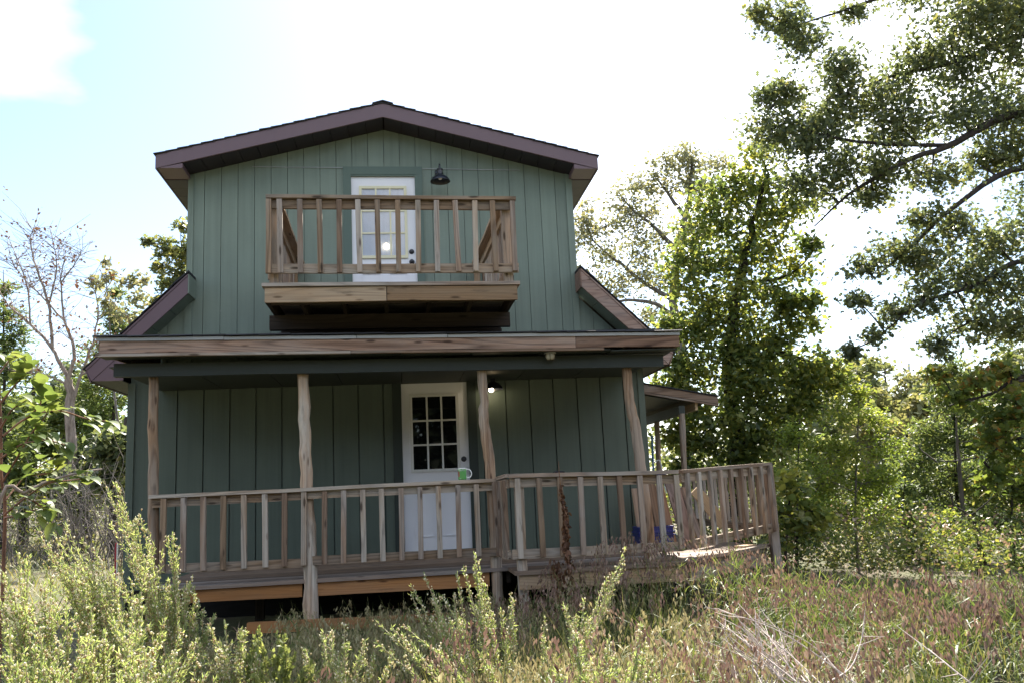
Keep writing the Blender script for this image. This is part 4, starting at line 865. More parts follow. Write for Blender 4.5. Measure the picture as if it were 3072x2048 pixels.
for e in ((13.34, 3.33, 1.74), (13.14, 3.41, 1.45), (12.43, 3.44, 1.79), (13.48, 3.39, 1.28), (12.21, 3.40, 2.17), (13.12, 3.29, 2.13)): q = T.near(e, 0); T.limb([q, tuple((np.array(q)+np.array(e))/2+rng.normal(size=3)*.1), e], .016, .004, 4, .2)
T.make(BK_GREY, LF_YEL)
# --- crowns standing further back on the right, each a tree
def far_tree(i, p, r, lab, lm=LF_FAR, tone=(.4, .25), n=420, sz=.30, hh=1.5, bk=BK_GREY):
    p = np.array(p); T = TreeB('woodland_tree', gpt(p), lab, 'tree', 'woodland trees behind the meadow')
    T.trunk([gpt(p), tuple(p+[0, 0, -r]), tuple(p+[.2, 0, r*.5])], .16, .04, 6)
    for k in range(11):
        u = rng.normal(size=3); u /= np.linalg.norm(u); c = p+u*np.array([r*.8, r*.8, r*hh*.75])*rng.uniform(.35, 1)-[0, 0, r*.35]
        T.cluster(c, r*.42, n//2, sz, 'kite', tone, .8, 6, .4, sprig=.25, r_l=.02)
    return T.make(bk, lm)
for i, (p, r, tn, lab) in enumerate((
    ((19.80, 21.45, 4.39), 2.0, .35, 'woodland tree crown showing above the hickory bough'), ((24.27, 26.82, 5.40), 2.1, .5, 'pale woodland crown left of the sky notch beyond the saplings'),
    ((27.84, 30.32, 6.04), 2.2, .3, 'haze-tinted green woodland crown in the middle of the far tree line'), ((27.88, 28.29, 5.88), 2.0, .75, 'brownish pink woodland crown in the middle of the far tree line'),
    ((26.57, 24.50, 5.14), 2.0, .45, 'woodland crown rising behind the tip of the tall cedar'), ((31.95, 29.78, 5.95), 2.4, .3, 'round green woodland crown right of the tall cedar tip'),
    ((30.84, 25.95, 5.29), 2.3, .6, 'olive woodland crown below the oak bough at the right'), ((30.79, 23.95, 5.04), 2.4, .35, 'woodland crown at the right edge under the oak bough'),
    ((19.32, 17.70, 2.79), 1.9, .6, 'brown twiggy woodland tree behind the slender sapling'), ((19.52, 15.62, 2.79), 1.8, .8, 'pinkish brown woodland tree left of the tall cedar'),
    ((21.36, 13.39, 2.44), 1.9, .4, 'green woodland tree behind the bushy bright tree'), ((15.31, 14.27, 2.07), 1.7, .4, 'shadowed woodland tree behind the short sapling'), ((19.24, 13.84, 1.49), 1.7, .3, 'dark woodland tree behind the tall cedar trunk'))):
    far_tree(i, p, r, lab, LF_FAR, (tn, .25))
def far_mass(name, boxes, n, size, lm, lab, tone=(.4, .25)):
    a = Acc()
    for (x0, x1), (y0, y1), h in boxes:
        m = int(n*abs(x1-x0)*.1); X = rng.uniform(min(x0, x1), max(x0, x1), m); Y = rng.uniform(y0, y1, m)
        H = h*(.75+.25*np.sin(X*.55+np.cos(Y))*np.cos(X*.21)); Z = ground_z(X, Y)+H*rng.uniform(0, 1, m)**.7
        leaves(a, np.stack([X, Y, Z], -1), size, 'kite', .3, rng.normal(tone[0], tone[1], m)+.25*np.sin(X*.8+Z*.5))
    return tag(a.make(name, lm), lab, 'woods', None, 'stuff')
far_mass('far_woods', [((10, 60), (40, 58), 7.0), ((8, 30), (26, 38), 3.4), ((-45, -3), (30, 48), 5.5)], 2600, .42, LF_FAR, 'continuous woodland behind the meadow and the lawn')
far_mass('facing_treeline', [((-70, 80), (-38, -30), 11.5)], 3400, 1.0, LF_TREELINE, 'wood edge across the clearing mirrored in the door panes', (.2, .2))

far_mass('undergrowth', [((7.5, 10.5), (-.9, 4), 1.0), ((9.5, 19), (-1.6, 6), 1.3), ((8, 16), (4, 12), 1.7)], 15000, .06, LF_UNDER, 'brushy undergrowth along the edge of the wood at the right', (.4, .28))
far_mass('brown_undergrowth', [((7.5, 19), (-.2, 8), 1.2)], 5200, .075, LF_STRAW, 'dry brown twigs and leaves in the undergrowth at the right', (.25, .2))
# --- trees on the left
T = TreeB('bare_tree', gpt((-5.99, 15.22, 1.39)), 'nearly bare pale barked tree with a few rusty leaves, left of the cabin')
T.trunk([gpt((-5.99, 15.22, 1.39)), (-6.00, 14.98, 2.78), (-6.06, 14.71, 4.34), (-6.07, 14.54, 5.31)], .17, .11, 9)
LM = [([(-6.07, 14.54, 5.31), (-6.50, 14.45, 6.17), (-7.09, 14.41, 6.86), (-7.68, 14.39, 7.43), (-8.15, 14.32, 8.18)], .06), ([(-6.50, 14.45, 6.17), (-6.57, 14.25, 7.38), (-6.87, 14.12, 8.36), (-7.03, 14.01, 9.09), (-6.96, 13.94, 9.45)], .05), ([(-6.07, 14.54, 5.31), (-5.89, 14.37, 6.14), (-6.12, 14.27, 6.88), (-6.21, 14.10, 7.96), (-6.07, 13.95, 8.68)], .06),
      ([(-6.06, 14.71, 4.34), (-5.73, 14.48, 5.41), (-5.34, 14.26, 6.36), (-5.20, 14.07, 7.31), (-5.42, 13.97, 8.05)], .05), ([(-6.12, 14.27, 6.88), (-6.65, 14.23, 7.50), (-7.24, 14.21, 8.13), (-7.65, 14.15, 8.76)], .03), ([(-6.21, 14.10, 7.96), (-5.77, 13.94, 8.54), (-5.58, 13.85, 8.90)], .025), ([(-7.09, 14.41, 6.86), (-7.18, 14.22, 8.01), (-7.52, 14.09, 8.99)], .03), ([(-6.57, 14.25, 7.38), (-6.32, 14.05, 8.33), (-6.42, 13.91, 9.18)], .03), ([(-5.73, 14.48, 5.41), (-4.93, 14.31, 5.74), (-4.32, 14.19, 5.95)], .03), ([(-6.08, 14.56, 5.19), (-6.76, 14.61, 5.46), (-7.60, 14.69, 5.62)], .03)]
for pts, r in LM: T.limb(pts, r, .008, 6, .12)
tips = np.concatenate([P[len(P)//3:] for P in T.paths[1:]])
for q in tips[rng.integers(0, len(tips), 460)]:
    e = q+rng.normal(size=3)*[.45, .45, .25]+[0, 0, .34]; T.limbs.tube(np.array([q, (q+e)/2+rng.normal(size=3)*.05, e]), [.009, .007, .004], 3)
    if rng.random() < .45: leaves(T.leaf, e+rng.normal(size=(3, 3))*.08, .10, 'oval', .2)
T.make(BK_PALE, LF_RED)
def left_tree(name, base, top, blobs, lab, lm, kind, size, n, tone, bk=BK_DARK, r0=.12, up_=.5):
    return sapling(base, top, blobs, lab, size, n, lm, bk, kind, tone, r0, name, 'tree', up_)
left_tree('cedar_tree', (-5.82, 18.25, 1.50), (-5.66, 16.97, 8.67), [((-5.67, 17.04, 8.27), .3), ((-5.80, 17.18, 7.59), .55), ((-5.51, 17.21, 7.17), .6), ((-6.07, 17.38, 6.66), .8), ((-5.39, 17.34, 6.36), .8), ((-6.30, 17.57, 5.72), .9), ((-5.49, 17.54, 5.28), 1.), ((-6.12, 17.76, 4.49), 1.), ((-5.46, 17.77, 3.92), 1.), ((-6.42, 17.99, 3.42), .9)], 'pointed dark cedar just left of the cabin eave', LF_CEDAR, 'spray', .16, 620, (.4, .25))
left_tree('cedar_tree', (-8.41, 16.52, 1.67), (-8.26, 15.27, 8.68), [((-8.31, 15.36, 8.18), .4), ((-8.45, 15.51, 7.44), .6), ((-8.09, 15.56, 6.92), .6), ((-8.42, 15.73, 6.18), .9), ((-7.93, 15.76, 5.66), .7), ((-8.45, 15.95, 4.93), 1.), ((-7.83, 15.96, 4.40), .8), ((-8.36, 16.18, 3.54), 1.)], 'dark cedar cut by the left edge behind the bare tree', LF_CEDAR, 'spray', .16, 620, (.35, .25))
left_tree('oak_tree', (-2.12, 12.54, 1.98), (-2.35, 11.43, 8.50), [((-2.29, 11.38, 8.72), .25), ((-2.47, 11.54, 7.96), .42), ((-2.80, 11.55, 8.20), .32), ((-3.13, 11.56, 8.38), .18), ((-2.32, 11.60, 7.51), .4), ((-2.71, 11.70, 7.25), .38), ((-3.06, 11.81, 6.88), .18), ((-2.08, 11.44, 8.27), .5), ((-2.00, 11.66, 6.94), .6), ((-2.87, 11.63, 7.76), .25)], 'leafy oak peeping out behind the upper left corner of the cabin', LF_OAK, 'lobed', .15, 420, (.6, .25))
left_tree('slender_tree', (-4.43, 14.92, 1.86), (-4.98, 13.81, 8.63), [((-4.99, 13.84, 8.51), .2), ((-5.18, 13.96, 7.92), .35), ((-4.75, 13.89, 8.02), .35), ((-4.89, 14.03, 7.30), .35), ((-4.27, 13.85, 7.87), .35), ((-4.04, 13.90, 7.38), .35), ((-3.91, 13.78, 7.97), .25), ((-4.48, 14.02, 7.04), .4), ((-4.18, 14.03, 6.78), .35)], 'airy tree with drooping pale leaves between bare tree and cabin', LF_SPARSE, 'oval', .15, 190, (.5, .3), BK_GREY, .07, .1)
for i, (p, r, tn, lab) in enumerate((((-9.27, 20.00, 5.84), 1.7, .3, 'thick dark tree low behind the bare tree near the left edge'), ((-8.48, 20.88, 6.08), 1.7, .25, 'dark green tree right behind the bare trunk'), ((-7.15, 19.76, 5.59), 1.6, .45, 'brownish tree between the bare trunk and the pointed cedar'), ((-4.09, 12.56, 3.40), 1.2, .35, 'shrubby tree beside the cabin wall at the left'), ((-8.60, 18.27, 3.53), 1.6, .5, 'olive tree behind the big leaved sapling'), ((-5.61, 14.88, 3.00), 1.1, .3, 'low dark tree behind the bare trunk base'))):
    far_tree(20+i, p, r, lab, LF_CEDAR if i % 2 == 0 else LF_OAK, (tn, .25), 520, .2, 1.2, BK_DARK)
far_mass('thicket', [((-14, -.9), (13, 20), 2.6), ((-30, -6), (18, 28), 3.4)], 9000, .10, LF_UNDER, 'dense thicket behind the lawn at the left of the cabin', (.55, .28))
# brush of bare twigs in front of the left wood
T = TreeB('brush_pile', gpt((-2.96, 8.65, 1.46)), 'tangle of bare brown twigs and thin stems beside the left wall of the cabin', 'brush')
for i in range(130):
    b = np.array(gpt((-3.68, 9.77, 1.47)))+rng.normal(size=3)*[1.3, .9, 0]; e = b+rng.normal(size=3)*[.5, .5, 0]+[0, 0, rng.uniform(.8, 2.6)]
    T.limb([b, (b+e)/2+rng.normal(size=3)*.2, e], .014, .004, 4, .2)
    for j in range(4): q = b+(e-b)*rng.uniform(.4, 1); f = q+rng.normal(size=3)*.35+[0, 0, .15]; T.limbs.tube(np.array([q, (q+f)/2+rng.normal(size=3)*.05, f]), [.007, .005, .003], 3)
T.make(BK_GREY, LF_RED)
# --- sapling with big leaves close to the camera at the left edge
SB = gpt((0.73, -4.94, 1.37))
T = TreeB('sapling', SB, 'near sapling with large rounded leaves and red stem at the left edge', 'tree')
T.trunk([SB, (0.73, -4.98, 1.60), (0.72, -5.03, 1.86), (0.72, -5.09, 2.25), (0.70, -5.17, 2.70)], .013, .006, 8)
BRN = [[(0.73, -4.99, 1.65), (0.91, -5.13, 1.75), (1.08, -5.27, 1.82), (1.23, -5.29, 1.83), (1.31, -5.31, 1.84)], [(0.72, -5.02, 1.84), (0.86, -5.17, 1.98), (0.94, -5.20, 2.11), (1.02, -5.23, 2.20), (1.07, -5.25, 2.28)], [(0.73, -5.07, 2.12), (0.83, -5.00, 2.23), (1.02, -5.04, 2.27), (1.21, -5.05, 2.21), (1.33, -5.06, 2.19)], [(0.72, -5.11, 2.31), (0.80, -5.13, 2.41), (0.87, -5.16, 2.48), (0.88, -5.17, 2.56)], [(0.71, -5.13, 2.49), (0.73, -5.05, 2.58), (0.79, -5.07, 2.62)], [(0.73, -5.00, 1.73), (0.78, -4.83, 1.89), (0.95, -4.87, 1.99)], [(0.72, -5.05, 1.99), (0.93, -5.29, 2.05), (1.11, -5.42, 2.06)], [(0.72, -5.08, 2.17), (0.88, -5.32, 2.25), (1.01, -5.45, 2.29)], [(0.73, -4.99, 1.63), (0.92, -5.22, 1.65), (1.08, -5.25, 1.69)], [(0.91, -5.13, 1.75), (1.00, -5.13, 1.68), (1.06, -5.13, 1.59)], [(0.83, -5.00, 2.23), (0.92, -5.03, 2.31), (0.93, -5.05, 2.41)], [(0.78, -4.83, 1.89), (0.94, -4.86, 1.90), (1.03, -4.88, 1.99)], [(0.94, -5.20, 2.11), (1.04, -5.21, 2.08), (1.15, -5.22, 2.04)]]
for b in BRN: T.limb(b, .007, .003, 6, .02)
def big_leaf(acc, p, d, size, tone):
    d = np.array(d, float); d /= np.linalg.norm(d); s = np.cross(d, [0, 0, 1.]); s /= np.linalg.norm(s)+1e-9; u = np.cross(s, d)
    prof = [(0, .04), (.15, .30), (.4, .40), (.65, .33), (.85, .17), (1, .01)]
    V = []
    for x, w_ in prof:
        droop = -.45*x*x
        for f in (-1, -.5, 0, .5, 1): V.append(p+size*(d*x+s*w_*f+u*(droop+.16*abs(f)*w_*2)))
    F = [(i*5+j, i*5+j+1, i*5+j+6, i*5+j+5) for i in range(5) for j in range(4)]
    acc.add(np.array(V), np.array(F), tone)
for P in T.paths[1:]:
    for i in range(3, len(P), 1):
        for k in range(1):
            side = rng.choice([-1, 1]); q = P[i]+rng.normal(size=3)*.022
            dd_ = (P[min(i+1, len(P)-1)]-P[i-1]); dd_ = dd_/np.linalg.norm(dd_)+np.array([rng.normal()*.5, -.5*rng.random()-.1, .25*rng.random()+rng.normal()*.15])*1.0
            big_leaf(T.leaf, q, dd_, rng.uniform(.07, .12), rng.uniform(.1, .95))
T.make(BK_RED, LF_SAP)
T = TreeB('leaning_branch', gpt((0.80, -5.20, 1.63)), 'bleached dead branch leaning through the sapling at the left edge', 'branch')
T.limb([gpt((0.69, -5.26, 1.47)), (0.83, -5.32, 1.68), (0.97, -5.30, 1.77), (1.08, -5.27, 1.83), (1.25, -5.30, 1.87), (1.36, -5.22, 1.89)], .013, .005, 7, .03)
T.make(BK_PALE, LF_RED)
# ================================================================== meadow and weeds
def clip_view(X, Y, margin=1.2):
    """keep what stands in or near the picture's field, never under the camera"""
    dx, dy = X-CAM_LOC.x, Y-CAM_LOC.y
    u = dx*rt.x+dy*rt.y; v = dx*math.sin(yaw)+dy*math.cos(yaw)
    return (v > 1.7) & (np.abs(u) < v*.62+margin)
def ribbons(acc, B, D, Ln, wd, droop, tone, seg=4):
    """grass blades: base B, lean direction D (xy), length, width, droop"""
    n = len(B); t = np.linspace(0, 1, seg+1); ang = np.arctan2(D[:, 1], D[:, 0])+np.pi/2+rng.normal(size=n)*.5
    S = np.stack([np.cos(ang), np.sin(ang), np.zeros(n)], -1)
    V = np.zeros((n, seg+1, 2, 3))
    for i, x in enumerate(t):
        c = B+np.concatenate([D*(x**1.3)[None] if False else D*(x**1.4), (Ln*(x-droop*x*x*x))[:, None]], 1)
        w_ = wd*(np.sin(np.pi*min(.97, .25+.75*x))**.7 if x > .25 else .75)
        V[:, i, 0] = c-S*w_[:, None]*.5; V[:, i, 1] = c+S*w_[:, None]*.5
    idx = np.arange(n)[:, None, None]*(2*(seg+1)); a = np.arange(seg)[None, :, None]*2
    F = (idx+a+np.array([0, 1, 3, 2])[None, None]).reshape(-1, 4)
    acc.add(V.reshape(-1, 3), F, np.repeat(np.clip(tone, 0, 1), 2*(seg+1)))
def noise2(X, Y, s=1., ph=0.):
    return .5+.25*(np.sin(X*1.7*s+1.3*np.sin(Y*1.1*s+ph)+ph)+np.cos(Y*1.9*s+1.7*np.sin(X*.9*s+ph*2)))
def veg_h(X, Y):                # how tall the meadow stands
    h = .34+.42*np.clip((X-2.6)/2.4, 0, 1)
    h = h+.34*np.clip((-5.0-Y)/1.6, 0, 1)*np.clip((5.5-X)/2.5, .25, 1)
    h = h+.26*np.exp(-((X-4.9)/.9)**2-((Y+3.5)/.8)**2)
    h = h*(1-.3*np.exp(-((X-6.4)/.9)**2-((Y+2.4)/.7)**2))
    near = np.clip((-1.7-Y)/2.2, 0, 1)              # low close to the left half of the porch
    h = np.where(X < 4.2, h*(.45+.55*near), h)
    h = h*(1-.48*np.clip((X-5.7)/1.6, 0, 1)*np.clip((Y+6.2)/2.5, 0, 1))
    return h*(.82+.36*noise2(X, Y, 1.3))
def scatter(n, x0, x1, y0, y1, margin=1.2):
    X = rng.uniform(x0, x1, n); Y = rng.uniform(y0, y1, n); k = clip_view(X, Y, margin)
    k &= ~((X > .6) & (X < 4.15) & (Y > -1.7)) & ~((X >= 4.1) & (Y > -2.55+.82*np.clip(X-5.85, 0, 9)) & (X < 7.3)) & ~((X > -.1) & (X < 7.3) & (Y > -1.4)) & ~((X > 6.8) & (Y > -2.2+.1*(X-7)))
    return X[k], Y[k]
def seed_plants(name, X, Y, H, label, nsp, tone_m, lean=.18, blades=3, hm=None):
    """oat-like grass: stems, blades and drooping flat seed heads"""
    st, bl, hd = Acc(), Acc(), Acc()
    n = len(X); Zg = ground_z(X, Y)
    B = np.stack([X, Y, Zg-.02], -1); th = rng.uniform(0, 2*np.pi, n); le = lean*rng.uniform(.3, 1.6, n)
    D = np.stack([np.cos(th), np.sin(th)], -1)*le[:, None]*H[:, None]
    ribbons(st, B, D, H, np.full(n, .003), np.full(n, .12), rng.uniform(.35, .95, n), 4)
    for k in range(blades):
        a = rng.uniform(0, 2*np.pi, n); s = rng.uniform(.15, .5, n)
        q = B.copy(); f = rng.uniform(.05, .55, n); q[:, :2] += D*(f**1.4)[:, None]; q[:, 2] += H*f
        ribbons(bl, q, np.stack([np.cos(a), np.sin(a)], -1)*(s*.75)[:, None], s*.6, rng.uniform(.006, .014, n), np.full(n, .75), rng.normal(.45, .25, n), 4)
    m = np.repeat(np.arange(n), nsp); k = len(m)       # seed heads hang on the arching upper part
    f = rng.uniform(.80, 1.0, k); P = B[m].copy(); P[:, :2] += D[m]*(f**1.4)[:, None]; P[:, 2] += H[m]*(f-.12*f**3)
    a = th[m]+rng.normal(size=k)*.5; o = rng.uniform(.0, .04, k)+np.clip(f-.88, 0, 1)*.7     # the tip nods over in a narrow bunch
    P[:, 0] += np.cos(a)*o*.8; P[:, 1] += np.sin(a)*o*.8; P[:, 2] -= rng.uniform(0, .09, k)+np.clip(f-.88, 0, 1)*1.3
    al = np.stack([np.cos(a)*.35, np.sin(a)*.35, -np.ones(k)], -1)+rng.normal(size=(k, 3))*.16
    leaves(hd, P, .038, 'spike', tone=rng.normal(tone_m, .22, k)+np.repeat(rng.normal(size=n)*.12, nsp), along=al, var=.3)
    root = thing(name, (float(X.mean()), float(Y.mean()), float(Zg.mean())), label, 'grass'); root['kind'] = 'stuff'
    bl.make('blades', LF_BLADE, root); st.make('stems', LF_BLADE, root); hd.make('seed_heads', hm or LF_OATS, root)
    for c in root.children: c['kind'] = 'stuff'
    return root
X, Y = scatter(5200, 2.2, 12.5, -8.9, -1.0); k = rng.random(len(X)) < np.clip((X-1.9)/3.0, .1, 1)*np.where(noise2(X, Y, 1.1, 2.) > .44, .78, np.where(Y > -5, .38, .14)); X, Y = X[k], Y[k]
ci = rng.random(len(X)) < .075; cx, cy = X[ci], Y[ci]                    # culms stand in clumps
j = ((X[:, None]-cx[None])**2+(Y[:, None]-cy[None])**2).argmin(1); pull = rng.uniform(.25, .9, len(X)); X = X+(cx[j]-X)*pull; Y = Y+(cy[j]-Y)*pull
seed_plants('seed_grass', X, Y, veg_h(X, Y)*rng.uniform(.9, 1.35, len(X)), 'meadow of tall grass with drooping pinkish brown seed heads', 18, .42, .30)
X, Y = scatter(4200, -1.5, 5.2, -8.6, -2.2); k = rng.random(len(X)) < np.clip((-2.6-Y)/2, .3, 1); X, Y = X[k], Y[k]
seed_plants('pale_seed_grass', X, Y, veg_h(X, Y)*rng.uniform(.7, 1.1, len(X)), 'lower tan seed grass in front of the left half of the porch', 12, .5, hm=LF_PALE)
X = rng.uniform(1.2, 4.0, 1100); Y = rng.uniform(-6.7, -4.3, 1100); k = clip_view(X, Y)
X, Y = X[k], Y[k]; seed_plants('near_seed_grass', X, Y, rng.uniform(.42, .72, len(X)), 'pale green and tan seed grass along the bottom left of centre', 14, .55, .28, 4, LF_PALE)
X = rng.uniform(2.1, 3.9, 260); Y = rng.uniform(-4.6, -2.5, 260)
seed_plants('porch_seed_grass', X, Y, rng.uniform(.36, .62, len(X)), 'arching seed grass close before the deck skirt and second porch post', 16, .55, .4, 3, LF_PALE)
# blades, straw litter and fine weeds
a = Acc(); X, Y = scatter(19000, -4, 14, -9.2, 1.5); ci = rng.random(len(X)) < .03; cx, cy = X[ci], Y[ci]; j = ((X[:, None]-cx[None])**2+(Y[:, None]-cy[None])**2).argmin(1); pull = rng.uniform(.2, .9, len(X)); X = X+(cx[j]-X)*pull; Y = Y+(cy[j]-Y)*pull; n = len(X); th = rng.uniform(0, 6.28, n); s = veg_h(X, Y)*rng.uniform(.35, .92, n)*np.where((X > 5) & (Y > -5), .5, 1)
ribbons(a, np.stack([X, Y, ground_z(X, Y)-.02], -1), np.stack([np.cos(th), np.sin(th)], -1)*(s*rng.uniform(.15, .6, n))[:, None], s, rng.uniform(.006, .014, n), rng.uniform(.1, .5, n), rng.normal(.42, .25, n), 4)
for i in range(62):                                                     # broad upright tufts between the seed heads
    tx, ty = rng.uniform(3.3, 9.5), rng.uniform(-8.2, -3.6)
    if not clip_view(np.array([tx]), np.array([ty]))[0] or (ty > -4.6 and tx < 5.2): continue
    m = int(rng.integers(10, 20)); th = rng.uniform(0, 6.28, m); ln = rng.uniform(.38, .66, m)*(1 if ty < -5 else .75)
    q = np.stack([tx+rng.normal(size=m)*.05, ty+rng.normal(size=m)*.05, np.full(m, float(ground_z(tx, ty)))], -1)
    ribbons(a, q, np.stack([np.cos(th), np.sin(th)], -1)*(ln*rng.uniform(.2, .55, m))[:, None], ln, rng.uniform(.012, .021, m), rng.uniform(.05, .4, m), rng.normal(.4, .2, m), 5)
tag(a.make('grass', LF_BLADE), 'green grass blades growing through the seed heads', 'grass', None, 'stuff')
a = Acc(); X, Y = scatter(9000, -3, 8, -9, -1.6); k = rng.random(len(X)) < np.clip((6-X)/3.5, .15, 1); X, Y = X[k], Y[k]; n = len(X); th = rng.uniform(0, 6.28, n); ln = rng.uniform(.12, .5, n)
ribbons(a, np.stack([X, Y, ground_z(X, Y)+rng.uniform(0, .10, n)+.12*np.clip((-4-Y)/3, 0, 1)], -1), np.stack([np.cos(th), np.sin(th)], -1)*ln[:, None], rng.normal(.03, .07, n), rng.uniform(.004, .012, n), rng.uniform(-.3, .6, n), rng.normal(.45, .28, n), 3)
tag(a.make('dry_thatch', LF_STRAW), 'flattened dry straw and dead leaves in front of the porch', 'straw', None, 'stuff')
a = Acc(); X, Y = scatter(2600, 5.2, 14, -6.5, 3.0); k = (rng.random(len(X)) < np.where(noise2(X, Y, .7, 4.) > .5, 1, .2)) & ((X > 7.1) | (Y < -3.4)); X, Y = X[k], Y[k]; n = len(X); H = veg_h(X, Y)*rng.uniform(.65, 1.0, n)
for i in range(44):
    f = rng.uniform(.25, 1, n); P = np.stack([X+rng.normal(size=n)*.035, Y+rng.normal(size=n)*.035, ground_z(X, Y)+H*f], -1)
    th = rng.uniform(0, 6.28, n); leaves(a, P, .085, 'thread', tone=rng.normal(.4, .2, n)+.3*(f-.5), along=np.stack([np.cos(th), np.sin(th), rng.uniform(.4, 1.6, n)], -1), var=.5)
tag(a.make('fine_weeds', LF_FINE), 'soft feathery green weeds between the seed grass at the right', 'weeds', None, 'stuff')
a = Acc(); X = rng.uniform(-16, -.2, 14000); Y = rng.uniform(-4, 24, 14000); n = len(X); th = rng.uniform(0, 6.28, n); s = rng.uniform(.08, .42, n)
ribbons(a, np.stack([X, Y, ground_z(X, Y)-.01], -1), np.stack([np.cos(th), np.sin(th)], -1)*(s*.7)[:, None], s, rng.uniform(.008, .02, n), rng.uniform(.1, .5, n), rng.normal(.72, .3, n), 3)
tag(a.make('lawn_grass', LF_BLADE), 'thin sunlit lawn grass left of the cabin', 'grass', None, 'stuff')
# --- the feathery weeds, one thing each
def feather_weed(name, base, tips, lab, lm=LF_WEED, size=.026, leafn=190, budn=42, side=6, bud=True, r0=.006, grp=None, bow=.10, seedtone=.5, f0=.22):
    """many stems fanning from one foot; short narrow leaves all along, cream buds near the tips"""
    b = np.array(base, float); b[2] = float(ground_z(b[0], b[1]))-.03
    t = thing(name, tuple(b), lab, 'weed', grp); S, Lf, Bd = Acc(), Acc(), Acc(); sp = []
    for e in tips:
        e = np.array(e, float); mid = (b+e)/2+rng.normal(size=3)*.03+np.array([0, 0, bow*np.linalg.norm(e-b)])
        P = spline([b+rng.normal(size=3)*[.04, .04, 0], mid, e], 22); S.tube(P, np.linspace(r0, .0015, 22), 5, .3); sp.append((P, 1., f0))
        for j in range(side):
            i = int(rng.integers(8, 17)); q = P[i]; d = P[min(i+1, 21)]-P[i-1]; d /= np.linalg.norm(d)
            Ls = rng.uniform(.10, .26)*np.linalg.norm(e-b)*.6; e2 = q+(d+rng.normal(size=3)*.20+[0, 0, .08])*Ls
            P2 = spline([q, (q+e2)/2+rng.normal(size=3)*.01+[0, 0, -.01], e2], 10); S.tube(P2, np.linspace(.0028, .001, 10), 4, .4); sp.append((P2, Ls/(np.linalg.norm(e-b)+1e-6)*2.0, .05))
    for P, k, fa in sp:
        n = max(10, int(leafn*k)); f = rng.uniform(fa, 1, n)*(len(P)-1); i = np.minimum(f.astype(int), len(P)-2); u = (f-i)[:, None]
        q = P[i]*(1-u)+P[i+1]*u; d = P[i+1]-P[i]; d /= np.linalg.norm(d, axis=1)[:, None]+1e-9
        al = d*1.0+rng.normal(size=(n, 3))*.5
        leaves(Lf, q, size, 'needle' if lm is LF_WEED else 'kite', tone=rng.normal(seedtone, .22, n), along=al, var=.4)
        if bud:
            n = max(5, int(budn*k*.8)); f = (1-rng.uniform(0, 1, n)**1.6*.62)*(len(P)-1.001); i = np.minimum(f.astype(int), len(P)-2); u = (f-i)[:, None]
            q = P[i]*(1-u)+P[i+1]*u+rng.normal(size=(n, 3))*.009
            for c in q: Bd.add(icv[[0, 1, 2, 3, 4, 5, 11]]*np.array([1, 1, 1.25])*rng.uniform(.0035, .0072)+c, np.array([(0, 1, 2), (0, 2, 3), (0, 3, 4), (0, 4, 5), (0, 5, 1), (6, 2, 1), (6, 3, 2), (6, 4, 3), (6, 5, 4), (6, 1, 5)]), rng.uniform(0, 1))
    S.make('stems', STRAWM, t, True); Lf.make('foliage', lm, t)
    if bud: Bd.make('buds', LF_BUD, t)
    for c in t.children: c['kind'] = 'stuff'
    return t
def tipset(pts, d, dj=.18, extra=0, spread=.10):
    o = []
    for p in pts:
        o.append(np.array(p)); 
        for k in range(extra): o.append(np.array(p)+rng.normal(size=3)*[spread, spread*1.4, spread*.8]-[0, 0, spread*.9])
    return o
feather_weed('feathery_weed', (1.91, -5.50, 0.71), tipset([(1.51, -5.64, 1.81), (1.68, -5.57, 1.62), (1.85, -5.53, 1.50), (1.78, -5.70, 1.41), (1.64, -5.58, 1.38), (1.64, -5.71, 1.54), (1.64, -5.78, 1.38), (1.78, -5.59, 1.33)], 0, extra=1, spread=.06), 'tallest feathery weed with a bent spire rising beside the left porch post', side=6)
feather_weed('feathery_weed', (1.88, -5.27, 0.62), tipset([(1.90, -5.28, 1.24), (1.82, -5.28, 1.28), (1.96, -5.26, 1.05), (1.88, -5.37, 1.19), (1.80, -5.46, 1.18), (1.71, -5.46, 1.25)], 0, extra=1, spread=.05), 'feathery weed whose right sprigs stand before the dark gap under the deck', side=5)
feather_weed('feathery_weed', (1.79, -5.79, 0.69), tipset([(1.37, -5.78, 1.59), (1.46, -5.78, 1.50), (1.23, -5.76, 1.56), (1.38, -5.86, 1.45), (1.58, -5.88, 1.40), (1.32, -5.86, 1.48), (1.55, -5.97, 1.37), (1.68, -5.99, 1.35), (1.44, -5.95, 1.34)], 0, extra=1, spread=.07), 'broad feathery weed sweeping left with drooping cream tipped spires', side=6)
feather_weed('feathery_weed', (1.48, -6.16, 0.72), tipset([(1.33, -6.16, 1.42), (1.28, -6.25, 1.37), (1.46, -6.26, 1.32), (1.36, -6.34, 1.30), (1.60, -6.37, 1.25), (1.17, -6.13, 1.39), (1.46, -6.45, 1.23)], 0, extra=1, spread=.07), 'grey green feathery weed at the left edge below the sapling', side=6, seedtone=.35)
feather_weed('feathery_weed', (1.90, -6.61, 0.66), tipset([(1.75, -6.49, 1.23), (1.90, -6.61, 1.22), (1.98, -6.52, 1.22), (2.07, -6.52, 1.16), (1.98, -6.71, 1.14), (1.91, -6.80, 1.12), (2.15, -6.52, 1.10), (1.76, -6.68, 1.17)], 0, extra=1, spread=.07), 'dense feathery weed in the left foreground below the tall spire', side=6)
